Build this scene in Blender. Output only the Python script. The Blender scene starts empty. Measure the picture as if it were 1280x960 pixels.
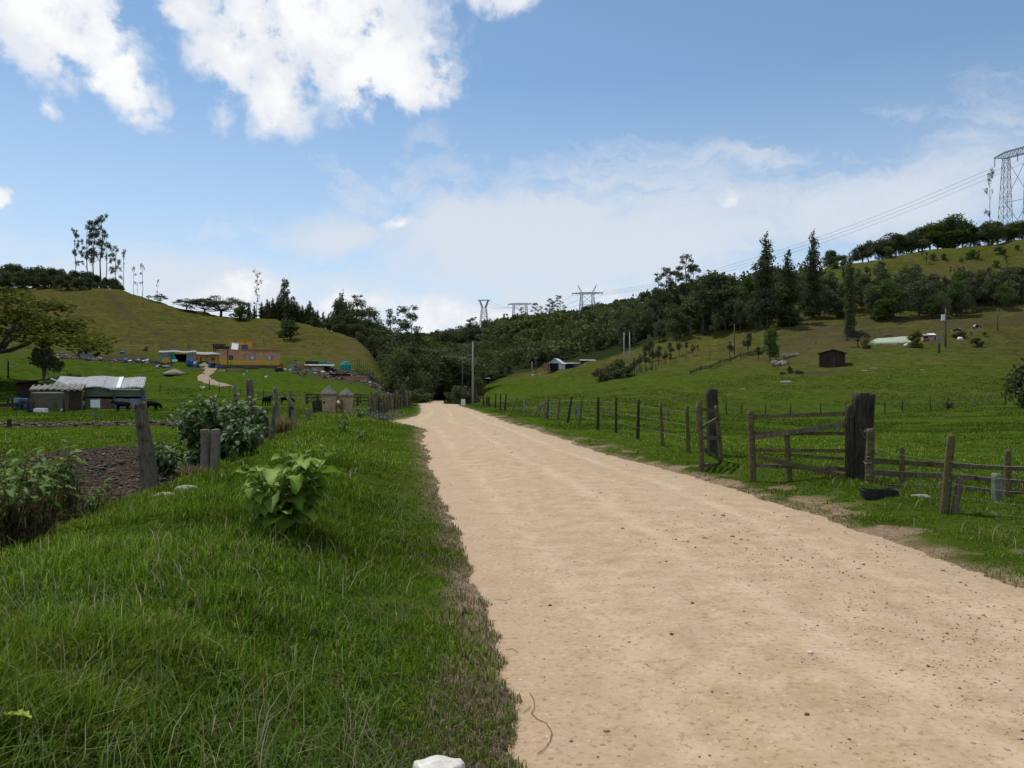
import bpy, math, random
import numpy as np
from mathutils import Vector, Matrix, Euler
R = math.radians
PI = math.pi
scene = bpy.context.scene
COL = scene.collection
rng = np.random.default_rng(7)
random.seed(7)
F = 960.0; CX = 640.0; HY = 492.0; EYE = 1.6      # lens of the photograph in its own pixels, eye height over the road

# ---------------------------------------------------------------- noise
def _h(ix, iy, s):
    n = np.sin(ix * 127.1 + iy * 311.7 + s * 74.7) * 43758.5453
    return n - np.floor(n)
def vnoise(x, y, s=0):
    x = np.asarray(x, float); y = np.asarray(y, float)
    ix = np.floor(x); iy = np.floor(y); fx = x - ix; fy = y - iy
    fx = fx * fx * (3 - 2 * fx); fy = fy * fy * (3 - 2 * fy)
    a = _h(ix, iy, s); b = _h(ix + 1, iy, s); c = _h(ix, iy + 1, s); d = _h(ix + 1, iy + 1, s)
    return (a * (1 - fx) + b * fx) * (1 - fy) + (c * (1 - fx) + d * fx) * fy
def fbm(x, y, o=4, s=0):
    t = 0; a = 0.5; n = 0
    for i in range(o):
        t = t + a * vnoise(np.asarray(x) * 2 ** i, np.asarray(y) * 2 ** i, s + i * 3); n += a; a *= 0.5
    return t / n
def sstep(a, b, x):
    t = np.clip((np.asarray(x, float) - a) / (b - a), 0, 1)
    return t * t * (3 - 2 * t)

# ---------------------------------------------------------------- terrain
def zp(d, py): return EYE + (HY - py) / F * d
COLS = [
 (0,   [(20,-.3),(40,-.25),(77,0),(95,zp(95,492)),(105,zp(105,474)),(140,zp(140,440)),(200,zp(200,400)),(258,zp(258,360)),(300,40),(500,44),(900,60)]),
 (60,  [(20,-.3),(40,-.25),(77,0),(95,zp(95,494)),(110,zp(110,480)),(150,zp(150,447)),(200,zp(200,404)),(258,zp(258,358)),(300,39),(500,42),(900,60)]),
 (100, [(20,-.3),(40,-.25),(77,0),(110,zp(110,482)),(150,zp(150,452)),(160,zp(160,446)),(200,zp(200,409)),(255,zp(255,358)),(300,38),(500,40),(900,60)]),
 (150, [(20,-.3),(40,-.2),(77,0),(110,zp(110,484)),(150,zp(150,455)),(200,zp(200,411)),(253,zp(253,361)),(300,37),(500,36),(900,60)]),
 (200, [(20,-.3),(40,-.2),(77,0.1),(110,zp(110,487)),(150,zp(150,458)),(200,zp(200,418)),(250,zp(250,374)),(300,32),(500,30),(900,60)]),
 (270, [(20,-.25),(40,-.2),(80,0.2),(110,zp(110,488)),(150,zp(150,459)),(200,zp(200,425)),(243,zp(243,388)),(300,27),(500,28),(900,60)]),
 (325, [(20,-.2),(40,-.1),(80,.3),(110,zp(110,489)),(150,zp(150,460)),(200,zp(200,425)),(243,zp(243,397)),(300,25),(500,26),(900,60)]),
 (360, [(20,-.2),(40,0),(80,.3),(110,zp(110,490)),(150,zp(150,461)),(200,zp(200,424)),(240,zp(240,398)),(300,25),(500,26),(900,60)]),
 (400, [(20,-.2),(40,0),(80,.3),(105,1),(150,zp(150,464)),(190,zp(190,431)),(228,zp(228,405)),(280,22),(500,26),(900,60)]),
 (440, [(20,0),(40,0),(80,.3),(105,1),(150,zp(150,470)),(190,zp(190,440)),(215,zp(215,417)),(260,18),(500,26),(900,60)]),
 (470, [(20,0),(40,0),(80,.2),(105,.8),(150,zp(150,475)),(190,zp(190,446)),(205,zp(205,428)),(240,15),(300,13),(500,30),(900,60)]),
 (497, [(20,0),(80,.1),(110,.5),(150,zp(150,484)),(190,zp(190,464)),(207,zp(207,452)),(250,7),(300,8),(400,18),(500,34),(900,60)]),
 (520, [(20,0),(80,0),(150,.4),(200,.9),(260,2),(350,8),(430,22),(550,42),(900,60)]),
 (560, [(20,0),(80,0),(150,.2),(200,.45),(260,1.5),(350,8),(430,24),(550,zp(550,425)),(900,50)]),
 (600, [(20,0),(80,0),(120,.2),(160,1.2),(200,3),(260,6),(350,14),(450,31),(550,zp(550,410)),(900,50)]),
 (640, [(20,0),(60,0),(100,.4),(160,zp(160,487)),(200,zp(200,476)),(240,zp(240,473)),(350,zp(350,445)),(450,zp(450,413)),(520,zp(520,402)),(900,50)]),
 (700, [(20,0),(60,0),(100,.8),(150,zp(150,483)),(200,zp(200,470)),(300,zp(300,452)),(400,zp(400,420)),(500,zp(500,396)),(900,50)]),
 (760, [(20,0),(60,0),(100,zp(100,496)),(150,zp(150,475)),(200,zp(200,455)),(280,zp(280,432)),(380,zp(380,402)),(470,zp(470,382)),(900,50)]),
 (850, [(20,0),(60,-.3),(78,-.2),(100,zp(100,490)),(150,zp(150,465)),(190,zp(190,440)),(220,zp(220,428)),(300,zp(300,398)),(400,zp(400,362)),(900,52)]),
 (950, [(20,0),(45,-.5),(74,-.75),(100,zp(100,484)),(140,zp(140,460)),(180,zp(180,430)),(220,zp(220,410)),(280,zp(280,368)),(330,zp(330,352)),(900,52)]),
 (1050,[(20,0),(45,-.5),(74,-.7),(100,zp(100,485)),(128,zp(128,458)),(160,zp(160,430)),(200,zp(200,405)),(250,zp(250,358)),(290,zp(290,327)),(340,51),(900,52)]),
 (1150,[(20,0),(45,-.3),(77,-.2),(100,zp(100,482)),(140,zp(140,437)),(170,zp(170,418)),(200,zp(200,395)),(250,zp(250,345)),(290,zp(290,308)),(340,56),(900,56)]),
 (1220,[(20,0),(45,-.1),(77,.3),(100,zp(100,480)),(140,zp(140,435)),(170,zp(170,412)),(200,zp(200,388)),(250,zp(250,336)),(287,zp(287,299)),(340,58),(900,58)]),
 (1300,[(20,0),(45,0),(77,.5),(100,zp(100,477)),(130,zp(130,450)),(160,zp(160,420)),(200,zp(200,380)),(250,zp(250,325)),(285,zp(285,290)),(340,61),(900,62)]),
]
NU, ND = 260, 300
_us = np.linspace(-0.80, 0.80, NU); _ld = np.linspace(math.log(3), math.log(1600), ND); _ds = np.exp(_ld)
_T = np.zeros((NU, ND)); _cu = [(c[0] - CX) / F for c in COLS]
_prof = [np.interp(_ds, [0] + [k[0] for k in c[1]], [0] + [k[1] for k in c[1]]) for c in COLS]
_pa = np.array(_prof)
for j in range(ND): _T[:, j] = np.interp(_us, _cu, _pa[:, j])
def _blur(A, k, ax):
    P = np.pad(A, [(k, k) if i == ax else (0, 0) for i in range(2)], mode='edge'); out = 0
    for i in range(2 * k + 1): out = out + (P[i:i + A.shape[0], :] if ax == 0 else P[:, i:i + A.shape[1]])
    return out / (2 * k + 1)
for k in (3, 3): _T = _blur(_T, k, 0)
for k in (2, 2): _T = _blur(_T, k, 1)
AM = math.atan(0.78)
def macro(x, y):
    a = np.arctan2(x, y); ac = np.clip(a, -AM, AM); r = np.hypot(x, y)
    d = np.maximum(r * np.cos(ac), 3.0); u = np.tan(ac)
    fi = (u - _us[0]) / (_us[1] - _us[0]); fj = (np.log(d) - _ld[0]) / (_ld[1] - _ld[0])
    fi = np.clip(fi, 0, NU - 1.001); fj = np.clip(fj, 0, ND - 1.001); i = fi.astype(int); j = fj.astype(int); fi = fi - i; fj = fj - j
    z = (_T[i, j] * (1 - fi) + _T[i + 1, j] * fi) * (1 - fj) + (_T[i, j + 1] * (1 - fi) + _T[i + 1, j + 1] * fi) * fj
    wb = sstep(R(75), R(125), np.abs(a))
    return z * (1 - wb) + wb * np.clip((r - 120) * 0.12, 0, 40)

_ye = [-200,-40,0,3.3,4.15,5.17,6.7,9.85,13,20.5,32,36,40,44,48,54,60,67,90,118,170,200,225,250]
_xl = [24,5.5,.55,.11,-.03,-.13,-.34,-.72,-1.22,-2.3,-3.77,-4.35,-5.6,-6.3,-6.6,-6.8,-7.2,-7.8,-10.6,-13.9,-19.5,-26,-33.5,-42]
_yr = [-200,-40,0,6.5,7.9,8.8,10.7,12.5,15,17,20,25.4,35,46,57,75,100,118,170,200,225,250]
_xr = [29,9.8,4.9,4.16,4.08,3.95,3.86,3.7,3.4,3.05,2.5,1.85,.73,-.6,-1.8,-3.8,-6.9,-8.9,-14.8,-20,-27,-35]
def xl(y): return np.interp(y, _ye, _xl)
def xr(y): return np.interp(y, _yr, _xr)
def edge_noise(y, s):
    return (fbm(y * 0.9, y * 0 + s, 4, s) - .5) * (0.22 + 0.45 * sstep(5, 40, y)) + (fbm(y * 5.0, y * 0 + s, 2, s + 5) - .5) * 0.14
def road_z(x, y):
    a = xl(y); b = xr(y); t = (x - a) / (b - a)
    c = 0.05 * (1 - (2 * np.clip(t, 0, 1) - 1) ** 2)
    rut = -0.018 * (np.exp(-((t - .2) / .06) ** 2) + np.exp(-((t - .52) / .07) ** 2) + np.exp(-((t - .8) / .07) ** 2))
    return c + rut + (fbm(x * .8, y * .8, 3, 11) - .5) * 0.016
def outside(x, y):
    """metres outside the road edge, negative on the road"""
    return np.maximum(xl(y) + edge_noise(y, 3) - x, x - xr(y) - edge_noise(y, 9))
def Z(x, y):
    x = np.asarray(x, float); y = np.asarray(y, float)
    m = macro(x, y); r = np.hypot(x, y)
    on = (y < 240).astype(float) * (1 - sstep(215, 240, y))
    o = outside(x, y)
    z = m * np.where(on > 0, (1 - on) + on * sstep(0, 7 + 0.03 * r, o), 1)
    # left verge bank
    k = 1 + 0.5 * sstep(12, 42, y) ; s = (xl(y) + edge_noise(y, 3) - x) / k
    bank = 0.06 * sstep(0, .35, s) + 0.32 * sstep(.5, 2.3, s) - 0.5 * sstep(3.2, 5.6, s) + 0.12 * sstep(5.6, 9, s)
    side = np.where(x < (xl(y) + xr(y)) / 2, 1.0, 0.0)
    fade = (1 - sstep(55, 110, y)) * sstep(-60, -20, y)
    bank = bank * fade * side
    # lift at the gate pillars, dip of the side track
    bank = bank + side * 0.25 * np.exp(-(((x + 9.4) / 3.2) ** 2 + ((y - 38) / 9) ** 2)) + side * .22 * np.exp(-(((x + 5.2) / 2.0) ** 2 + ((y - 29.5) / 5) ** 2))
    bank = bank - side * 0.25 * np.exp(-(((x + 7.2) / 1.6) ** 2 + ((y - 44) / 3) ** 2))
    z = z + bank
    # right verge: low hump then level
    s2 = x - xr(y) - edge_noise(y, 9)
    z = z + np.where(x > (xl(y) + xr(y)) / 2, 1, 0) * (1 - sstep(60, 120, y)) * (0.05 * sstep(0, .4, s2) + .05 * sstep(.8, 2, s2) * (1 - sstep(2.5, 5, s2)))
    # lumps
    ow = sstep(0.2, 1.6, o)
    z = z + ow * ((fbm(x * .55, y * .55, 4, 21) - .5) * 0.26 * (1 - .55 * sstep(8, 40, x)) + (fbm(x * 3, y * 3, 3, 22) - .5) * 0.07)
    z = z + sstep(70, 200, r) * sstep(5, 40, o) * ((fbm(x * .045, y * .045, 4, 31) - .5) * 4.4 + (fbm(x * .3, y * .3, 4, 32) - .5) * 1.0)
    z = z + sstep(110, 200, r) * sstep(3,30,o) * 0.30 * np.sin(z * 2 * PI / 1.9 + 3 * fbm(x*.05, y*.05, 2, 41))   # cattle terraces on the slopes
    # ploughed ground and the ditch in the left field
    pl = plough(x, y); z = z + pl * ((fbm(x * 4.5, y * 2.5, 3, 51) - .5) * 0.26 - 0.05)
    dt = ditch(x, y); z = z + dt * 0.08 + dt * (fbm(x * 3, y * 3, 3, 52) - .5) * .25
    base = road_z(x, y)
    w = sstep(-0.10, 0.06, o)
    return np.where(y < 250, (base - 0.05) * (1 - w) + (base * (1 - sstep(0, 3, o)) + z) * w, z)
def capsule(x, y, ax, ay, bx, by):
    t = np.clip(((x - ax) * (bx - ax) + (y - ay) * (by - ay)) / ((bx - ax) ** 2 + (by - ay) ** 2), 0, 1)
    return np.hypot(x - ax - t * (bx - ax), y - ay - t * (by - ay))
def plough(x, y):
    q = capsule(x, y, -6.9, 13.9, -13.8, 26.0) + (fbm(x * .9, y * .9, 3, 61) - .5) * 2.6
    q2 = capsule(x, y, -12.5, 20, -14, 21) + (fbm(x * .9, y * .9, 3, 62) - .5) * 2.0
    return np.maximum(1 - sstep(1.15, 1.9, q), 1 - sstep(.8, 1.6, q2))
def ditch(x, y):
    q = np.abs(y - 43 - (x + 25) * .02 + (fbm(x * .25, 0 * x, 2, 63) - .5) * 2)
    return (1 - sstep(1.0, 2.4, q)) * sstep(-44, -40, x) * (1 - sstep(-19, -16.5, x))
def Zs(x, y): return float(Z(np.array([x]), np.array([y]))[0])
_hd = np.exp(np.linspace(math.log(2.0), math.log(700), 2600))
def hit(px, py, dmin=2.0):
    """where the line of sight through a pixel first meets the ground"""
    x = (px - CX) / F * _hd; z = EYE - (py - HY) / F * _hd
    g = Z(x, _hd); b = (z <= g) & (_hd >= dmin)
    i = int(np.argmax(b)) if b.any() else len(_hd) - 1
    return Vector((x[i], _hd[i], g[i]))
def at(px, d): 
    x = (px - CX) / F * d
    return Vector((x, d, Zs(x, d)))
def P3(px, py, d): return Vector(((px - CX) / F * d, d, EYE - (py - HY) / F * d))

# ---------------------------------------------------------------- materials
def nt(m):
    m.use_nodes = True; m.node_tree.nodes.clear(); return m.node_tree
class N:
    def __init__(s, t): s.t = t
    def n(s, ty, **k):
        o = s.t.nodes.new(ty)
        for a, v in k.items(): setattr(o, a, v)
        return o
    def l(s, a, b): s.t.links.new(a, b)
    def math(s, op, a, b=None, c=None, clamp=False):
        o = s.n('ShaderNodeMath', operation=op, use_clamp=clamp)
        for i, v in enumerate((a, b, c)):
            if v is None: continue
            if isinstance(v, (int, float)): o.inputs[i].default_value = v
            else: s.l(v, o.inputs[i])
        return o.outputs[0]
    def noise(s, vec, scale, detail=4, rough=.55, dist=0, dim='3D'):
        o = s.n('ShaderNodeTexNoise', noise_dimensions=dim); o.inputs['Scale'].default_value = scale; o.inputs['Detail'].default_value = detail
        o.inputs['Roughness'].default_value = rough; o.inputs['Distortion'].default_value = dist
        if vec is not None: s.l(vec, o.inputs['Vector'])
        return o.outputs['Fac']
    def ramp(s, fac, pts, interp='LINEAR'):
        o = s.n('ShaderNodeValToRGB'); o.color_ramp.interpolation = interp
        e = o.color_ramp.elements
        while len(e) > 1: e.remove(e[-1])
        e[0].position = pts[0][0]; e[0].color = tuple(pts[0][1]) + (1,)
        for p, c in pts[1:]:
            q = e.new(p); q.color = tuple(c) + (1,)
        s.l(fac, o.inputs[0]); return o.outputs[0]
    def mix(s, fac, a, b, ty='MIX'):
        o = s.n('ShaderNodeMix', data_type='RGBA', blend_type=ty)
        for i, v in ((0, fac), (6, a), (7, b)):
            if isinstance(v, (int, float)): o.inputs[i].default_value = v
            elif isinstance(v, tuple): o.inputs[i].default_value = v + (1,)
            else: s.l(v, o.inputs[i])
        return o.outputs[2]
    def mr(s, v, a, b, c=0.0, d=1.0, smooth=True):
        o = s.n('ShaderNodeMapRange', interpolation_type='SMOOTHSTEP' if smooth else 'LINEAR')
        s.l(v, o.inputs[0])
        for i, q in enumerate((a, b, c, d)): o.inputs[i + 1].default_value = q
        return o.outputs[0]
    def bump(s, h, strength=.5, dist=.02, prev=None):
        o = s.n('ShaderNodeBump'); o.inputs['Strength'].default_value = strength; o.inputs['Distance'].default_value = dist
        s.l(h, o.inputs['Height'])
        if prev is not None: s.l(prev, o.inputs['Normal'])
        return o.outputs[0]
    def out(s, col, rough=.8, normal=None, spec=.3, metal=0.0, transl=0.0, tcol=None):
        b = s.n('ShaderNodeBsdfPrincipled')
        if isinstance(col, tuple): b.inputs['Base Color'].default_value = col + (1,)
        else: s.l(col, b.inputs['Base Color'])
        if isinstance(rough, (int, float)): b.inputs['Roughness'].default_value = rough
        else: s.l(rough, b.inputs['Roughness'])
        b.inputs['Specular IOR Level'].default_value = spec; b.inputs['Metallic'].default_value = metal
        if normal is not None: s.l(normal, b.inputs['Normal'])
        sh = b.outputs[0]
        if transl > 0:
            t = s.n('ShaderNodeBsdfTranslucent'); c = tcol if tcol is not None else col
            if isinstance(c, tuple): t.inputs[0].default_value = c + (1,)
            else: s.l(c, t.inputs[0])
            m = s.n('ShaderNodeMixShader'); m.inputs[0].default_value = transl
            s.l(sh, m.inputs[1]); s.l(t.outputs[0], m.inputs[2]); sh = m.outputs[0]
        o = s.n('ShaderNodeOutputMaterial'); s.l(sh, o.inputs[0])
M = {}
def newmat(name):
    m = bpy.data.materials.new(name); M[name] = m; return N(nt(m))
def simple(name, c1, c2, scale=6, rough=.8, bump=.3, bdist=.01, spec=.3, metal=0, stretch=(1, 1, 1), dark=None, dscale=2.0, damt=.5, contrast=(.3, .7)):
    s = newmat(name)
    tc = s.n('ShaderNodeTexCoord'); mp = s.n('ShaderNodeMapping'); mp.inputs['Scale'].default_value = stretch
    s.l(tc.outputs['Object'], mp.inputs['Vector']); v = mp.outputs[0]
    a = s.noise(v, scale, 6, .65)
    col = s.ramp(a, [(contrast[0], c1), (contrast[1], c2)])
    if dark is not None:
        b = s.noise(tc.outputs['Object'], dscale, 5, .65)
        col = s.mix(s.math('MULTIPLY', s.mr(b, .5, .68), damt), col, dark)
    s.out(col, rough, s.bump(a, bump, bdist), spec, metal)
    return M[name]
def leafmat(name, dark, light, transl=.25, rough=.55, spec=.25, hue=.25):
    s = newmat(name)
    at_ = s.n('ShaderNodeAttribute', attribute_name='tone'); oi = s.n('ShaderNodeObjectInfo')
    f = s.math('ADD', s.math('MULTIPLY', at_.outputs['Fac'], 1 - hue), s.math('MULTIPLY', oi.outputs['Random'], hue))
    col = s.ramp(f, [(0.0, dark), (.86, light), (1.0, tuple(min(1, q) for q in (light[0] * (1.7 if name.startswith('leaf_') else 1.0), light[1] * (1.2 if name.startswith('leaf_') else 1.0), light[2])))])
    s.out(col, rough, None, spec, 0, transl, col)
    return M[name]
def colattr_mat(name, transl=.3, rough=.5, spec=.25):
    s = newmat(name); a = s.n('ShaderNodeAttribute', attribute_name='Col')
    s.out(a.outputs['Color'], rough, None, spec, 0, transl, a.outputs['Color']); return M[name]

# ---------------------------------------------------------------- mesh helpers
def mesh_np(name, V, Fa, mat=None, smooth=False, attrs=None, k=None):
    """mesh from numpy arrays; Fa is (n, 3) or (n, 4)"""
    me = bpy.data.meshes.new(name); V = np.asarray(V, np.float32); Fa = np.asarray(Fa, np.int32)
    k = Fa.shape[1]; n = len(Fa)
    me.vertices.add(len(V)); me.vertices.foreach_set('co', V.ravel())
    me.loops.add(n * k); me.loops.foreach_set('vertex_index', Fa.ravel())
    me.polygons.add(n); me.polygons.foreach_set('loop_start', np.arange(0, n * k, k, dtype=np.int32))
    if smooth: me.polygons.foreach_set('use_smooth', np.ones(n, bool))
    me.update(calc_edges=True)
    for an, (ty, arr) in (attrs or {}).items():
        a = me.attributes.new(an, ty, 'POINT')
        a.data.foreach_set('color' if ty == 'FLOAT_COLOR' else 'value', np.asarray(arr, np.float32).ravel())
    if mat is not None: me.materials.append(mat)
    return me
def link(name, me, parent=None, loc=None):
    o = bpy.data.objects.new(name, me); COL.objects.link(o)
    if parent is not None: o.parent = parent
    if loc is not None: o.location = loc
    return o
def tag(o, label=None, cat=None, group=None, kind=None):
    if label: o['label'] = label
    if cat: o['category'] = cat
    if group: o['group'] = group
    if kind: o['kind'] = kind
    return o
def empty(name, loc, label, cat, group=None, rz=0.0):
    o = bpy.data.objects.new(name, None); COL.objects.link(o); o.location = loc; o.rotation_euler = (0, 0, rz)
    o.empty_display_size = .3
    return tag(o, label, cat, group)
class MB:
    def __init__(s, origin=(0, 0, 0)): s.v = []; s.f = []; s.o = Vector(origin)
    def add(s, vs, fs):
        b = len(s.v); s.v += [Vector(v) - s.o for v in vs]; s.f += [tuple(i + b for i in f) for f in fs]; return s
    def box(s, c, size, rot=None, taper=1.0):
        c = Vector(c); hx, hy, hz = [q / 2 for q in size]
        vs = [Vector((sx * hx * (taper if sz > 0 else 1), sy * hy * (taper if sz > 0 else 1), sz * hz)) for sz in (-1, 1) for sx, sy in ((-1, -1), (1, -1), (1, 1), (-1, 1))]
        if rot is not None:
            m = Euler(rot).to_matrix(); vs = [m @ v for v in vs]
        return s.add([v + c for v in vs], [(3, 2, 1, 0), (4, 5, 6, 7), (0, 1, 5, 4), (1, 2, 6, 5), (2, 3, 7, 6), (3, 0, 4, 7)])
    def bx(s, x0, x1, y0, y1, z0, z1): return s.box(((x0 + x1) / 2, (y0 + y1) / 2, (z0 + z1) / 2), (x1 - x0, y1 - y0, z1 - z0))
    def beam(s, a, b, w, h, up=(0, 0, 1), wob=0.0, seg=1):
        a = Vector(a); b = Vector(b); d = b - a; L = d.length; d.normalize(); u = Vector(up)
        sd = d.cross(u); 
        if sd.length < 1e-4: sd = d.cross(Vector((1, 0, 0)))
        sd.normalize(); u = sd.cross(d).normalized(); rings = []
        for i in range(seg + 1):
            c = a + d * (L * i / seg); ww = w * random.uniform(1 - wob, 1 + wob); hh = h * random.uniform(1 - wob, 1 + wob)
            c = c + u * random.uniform(-wob, wob) * h * .6 * (0 < i < seg)
            rings.append([c + sd * (sx * ww / 2) + u * (sz * hh / 2) for sx, sz in ((-1, -1), (1, -1), (1, 1), (-1, 1))])
        return s.loft(rings)
    def loft(s, rings, cap=True):
        n = len(rings[0]); vs = [v for r in rings for v in r]; fs = []
        for i in range(len(rings) - 1):
            for j in range(n):
                k = (j + 1) % n; fs.append((i * n + j, i * n + k, (i + 1) * n + k, (i + 1) * n + j))
        if cap: fs.append(tuple(range(n - 1, -1, -1))); fs.append(tuple((len(rings) - 1) * n + j for j in range(n)))
        return s.add(vs, fs)
    def tube(s, pts, rad, n=8, cap=True, jit=0.0):
        pts = [Vector(p) for p in pts]; rings = []
        if isinstance(rad, (int, float)): rad = [rad] * len(pts)
        for i, p in enumerate(pts):
            d = (pts[min(i + 1, len(pts) - 1)] - pts[max(i - 1, 0)]).normalized()
            a = d.cross(Vector((0, 0, 1)) if abs(d.z) < .9 else Vector((1, 0, 0))).normalized(); b = d.cross(a).normalized()
            rings.append([p + (a * math.cos(2 * PI * j / n) + b * math.sin(2 * PI * j / n)) * rad[i] * (1 + random.uniform(-jit, jit)) for j in range(n)])
        return s.loft(rings, cap)
    def blob(s, c, r, n=10, m=7, jit=0.0):
        c = Vector(c); rx, ry, rz = r if hasattr(r, '__len__') else (r, r, r); vs = [c + Vector((0, 0, -rz))]
        for i in range(1, m):
            th = PI * i / m
            for j in range(n):
                q = 1 + random.uniform(-jit, jit); a = 2 * PI * j / n
                vs.append(c + Vector((rx * math.sin(th) * math.cos(a) * q, ry * math.sin(th) * math.sin(a) * q, -rz * math.cos(th) * q)))
        vs.append(c + Vector((0, 0, rz))); fs = []
        for j in range(n): fs.append((0, 1 + (j + 1) % n, 1 + j))
        for i in range(m - 2):
            for j in range(n):
                k = (j + 1) % n; fs.append((1 + i * n + j, 1 + i * n + k, 1 + (i + 1) * n + k, 1 + (i + 1) * n + j))
        t = len(vs) - 1; b = 1 + (m - 2) * n
        for j in range(n): fs.append((b + j, b + (j + 1) % n, t))
        return s.add(vs, fs)
    def mesh(s, name, mat=None, smooth=False):
        me = bpy.data.meshes.new(name); me.from_pydata([tuple(v) for v in s.v], [], s.f); me.update()
        if smooth: me.polygons.foreach_set('use_smooth', [True] * len(me.polygons))
        if mat is not None: me.materials.append(mat)
        return me
    def build(s, name, mat=None, parent=None, smooth=False, loc=None):
        return link(name, s.mesh(name, mat, smooth), parent, loc)
def thing1(name, mb, mat, loc, label, cat, group=None, smooth=False, rz=0.0):
    o = mb.build(name, mat, None, smooth, loc); o.rotation_euler = (0, 0, rz); return tag(o, label, cat, group)

def corrugated(x0, x1, ya, za, yb, zb, period=.3, amp=.04, th=.02, n=None, wob=0):
    """sheet running from the front edge (ya, za) to the back edge (yb, zb); ridges run front to back"""
    n = n or max(8, int((x1 - x0) / period * 6)); V = []; Fq = []; rows = 5
    for t in (0, 1):
        for j in range(rows):
            q = j / (rows - 1)
            for i in range(n + 1):
                x = x0 + (x1 - x0) * i / n
                sheet = math.floor((x - x0) / 1.1)
                V.append((x, ya + (yb - ya) * q + (random.uniform(-wob, wob) if j in (0, rows - 1) and i % 6 == 0 else 0), za + (zb - za) * q + amp * math.sin(2 * PI * x / period) + .02 * (sheet % 2) - t * th + math.sin(x * 1.7) * wob))
    c = n + 1
    for t in (0, 1):
        for j in range(rows - 1):
            for i in range(n):
                a = t * rows * c + j * c + i; q = (a, a + 1, a + 1 + c, a + c); Fq.append(q if t == 0 else q[::-1])
    for j in (0, rows - 1):
        for i in range(n):
            a = j * c + i; b = rows * c + a; Fq.append((a, a + 1, b + 1, b) if j else (a + 1, a, b, b + 1))
    mb = MB(); mb.add(V, Fq); return mb

def skin_mesh(name, pts, rad, edges, sub=2, mat=None):
    me = bpy.data.meshes.new(name + '_k'); me.from_pydata([tuple(p) for p in pts], edges, []); o = bpy.data.objects.new(name + '_k', me); COL.objects.link(o)
    o.modifiers.new('s', 'SKIN'); 
    if not me.skin_vertices: me.skin_vertices.new() if hasattr(me.skin_vertices, 'new') else None
    sv = me.skin_vertices[0].data
    for i, r in enumerate(rad): sv[i].radius = (r, r) if isinstance(r, (int, float)) else r
    sv[0].use_root = True
    m = o.modifiers.new('u', 'SUBSURF'); m.levels = sub; m.render_levels = sub
    dg = bpy.context.evaluated_depsgraph_get(); dg.update(); ev = o.evaluated_get(dg)
    out = bpy.data.meshes.new_from_object(ev); out.name = name
    bpy.data.objects.remove(o); bpy.data.meshes.remove(me)
    out.materials.clear()
    if mat: out.materials.append(mat)
    out.polygons.foreach_set('use_smooth', [True] * len(out.polygons))
    return out
SUN_E, SUN_ANG = 3.3, 1.5
SKY_S = 0.14; SKY_TINT = (.95, 1.10, 1.05); VEIL_C = (5.1, 5.45, 5.95); CLOUD_A = (5.6, 5.9, 6.4); CLOUD_B = (7.0, 7.1, 7.1)
EXPO = 0.0; DENOISE = True
HAZE = 0.00045
# ================================================================ camera, sky, sun
cam = bpy.data.cameras.new('camera'); cam.lens = 27.0; cam.sensor_width = 36.0; cam.shift_y = 12.0 / 1280; cam.clip_end = 6000; cam.clip_start = .05
co = bpy.data.objects.new('camera', cam); COL.objects.link(co); co.location = (0, 0, EYE); co.rotation_euler = (R(90), 0, 0); scene.camera = co
SUN_EL, SUN_AZ = 62.0, -38.0        # azimuth from the view direction (+Y), negative to the left
sd = bpy.data.lights.new('sun', 'SUN'); sd.energy = SUN_E; sd.angle = R(SUN_ANG); sd.color = (1.0, .95, .87)
so = bpy.data.objects.new('sun', sd); COL.objects.link(so)
_a, _e = R(SUN_AZ), R(SUN_EL); sdir = Vector((math.sin(_a) * math.cos(_e), math.cos(_a) * math.cos(_e), math.sin(_e)))
so.rotation_euler = (-sdir).to_track_quat('-Z', 'Y').to_euler(); so.location = sdir * 50

w = bpy.data.worlds.new('World'); scene.world = w; w.use_nodes = True; w.node_tree.nodes.clear(); s = N(w.node_tree)
sky = s.n('ShaderNodeTexSky', sky_type='NISHITA'); sky.sun_disc = False; sky.sun_elevation = R(SUN_EL); sky.sun_rotation = R(SUN_AZ)
sky.altitude = 2600; sky.air_density = 1.0; sky.dust_density = 1.4; sky.ozone_density = 1.6
tc = s.n('ShaderNodeTexCoord'); sp = s.n('ShaderNodeSeparateXYZ'); s.l(tc.outputs['Generated'], sp.inputs[0])
az = s.math('MULTIPLY', s.math('ARCTAN2', sp.outputs[0], sp.outputs[1]), 57.2958)
el = s.math('MULTIPLY', s.math('ARCSINE', sp.outputs[2]), 57.2958)
cb = s.n('ShaderNodeCombineXYZ'); s.l(az, cb.inputs[0]); s.l(el, cb.inputs[1]); ae = cb.outputs[0]
wn = s.n('ShaderNodeTexNoise'); wn.inputs['Scale'].default_value = .22; wn.inputs['Detail'].default_value = 5; wn.inputs['Roughness'].default_value = .6; s.l(ae, wn.inputs['Vector'])
vm = s.n('ShaderNodeVectorMath', operation='SUBTRACT'); s.l(wn.outputs['Color'], vm.inputs[0]); vm.inputs[1].default_value = (.5, .5, .5)
vs_ = s.n('ShaderNodeVectorMath', operation='SCALE'); s.l(vm.outputs[0], vs_.inputs[0]); vs_.inputs['Scale'].default_value = 4.5
va = s.n('ShaderNodeVectorMath', operation='ADD'); s.l(ae, va.inputs[0]); s.l(vs_.outputs[0], va.inputs[1]); warped = va.outputs[0]
def sph(px, py):
    a = math.atan((px - CX) / F); return math.degrees(a), math.degrees(math.atan((HY - py) / F * math.cos(a)))
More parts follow.
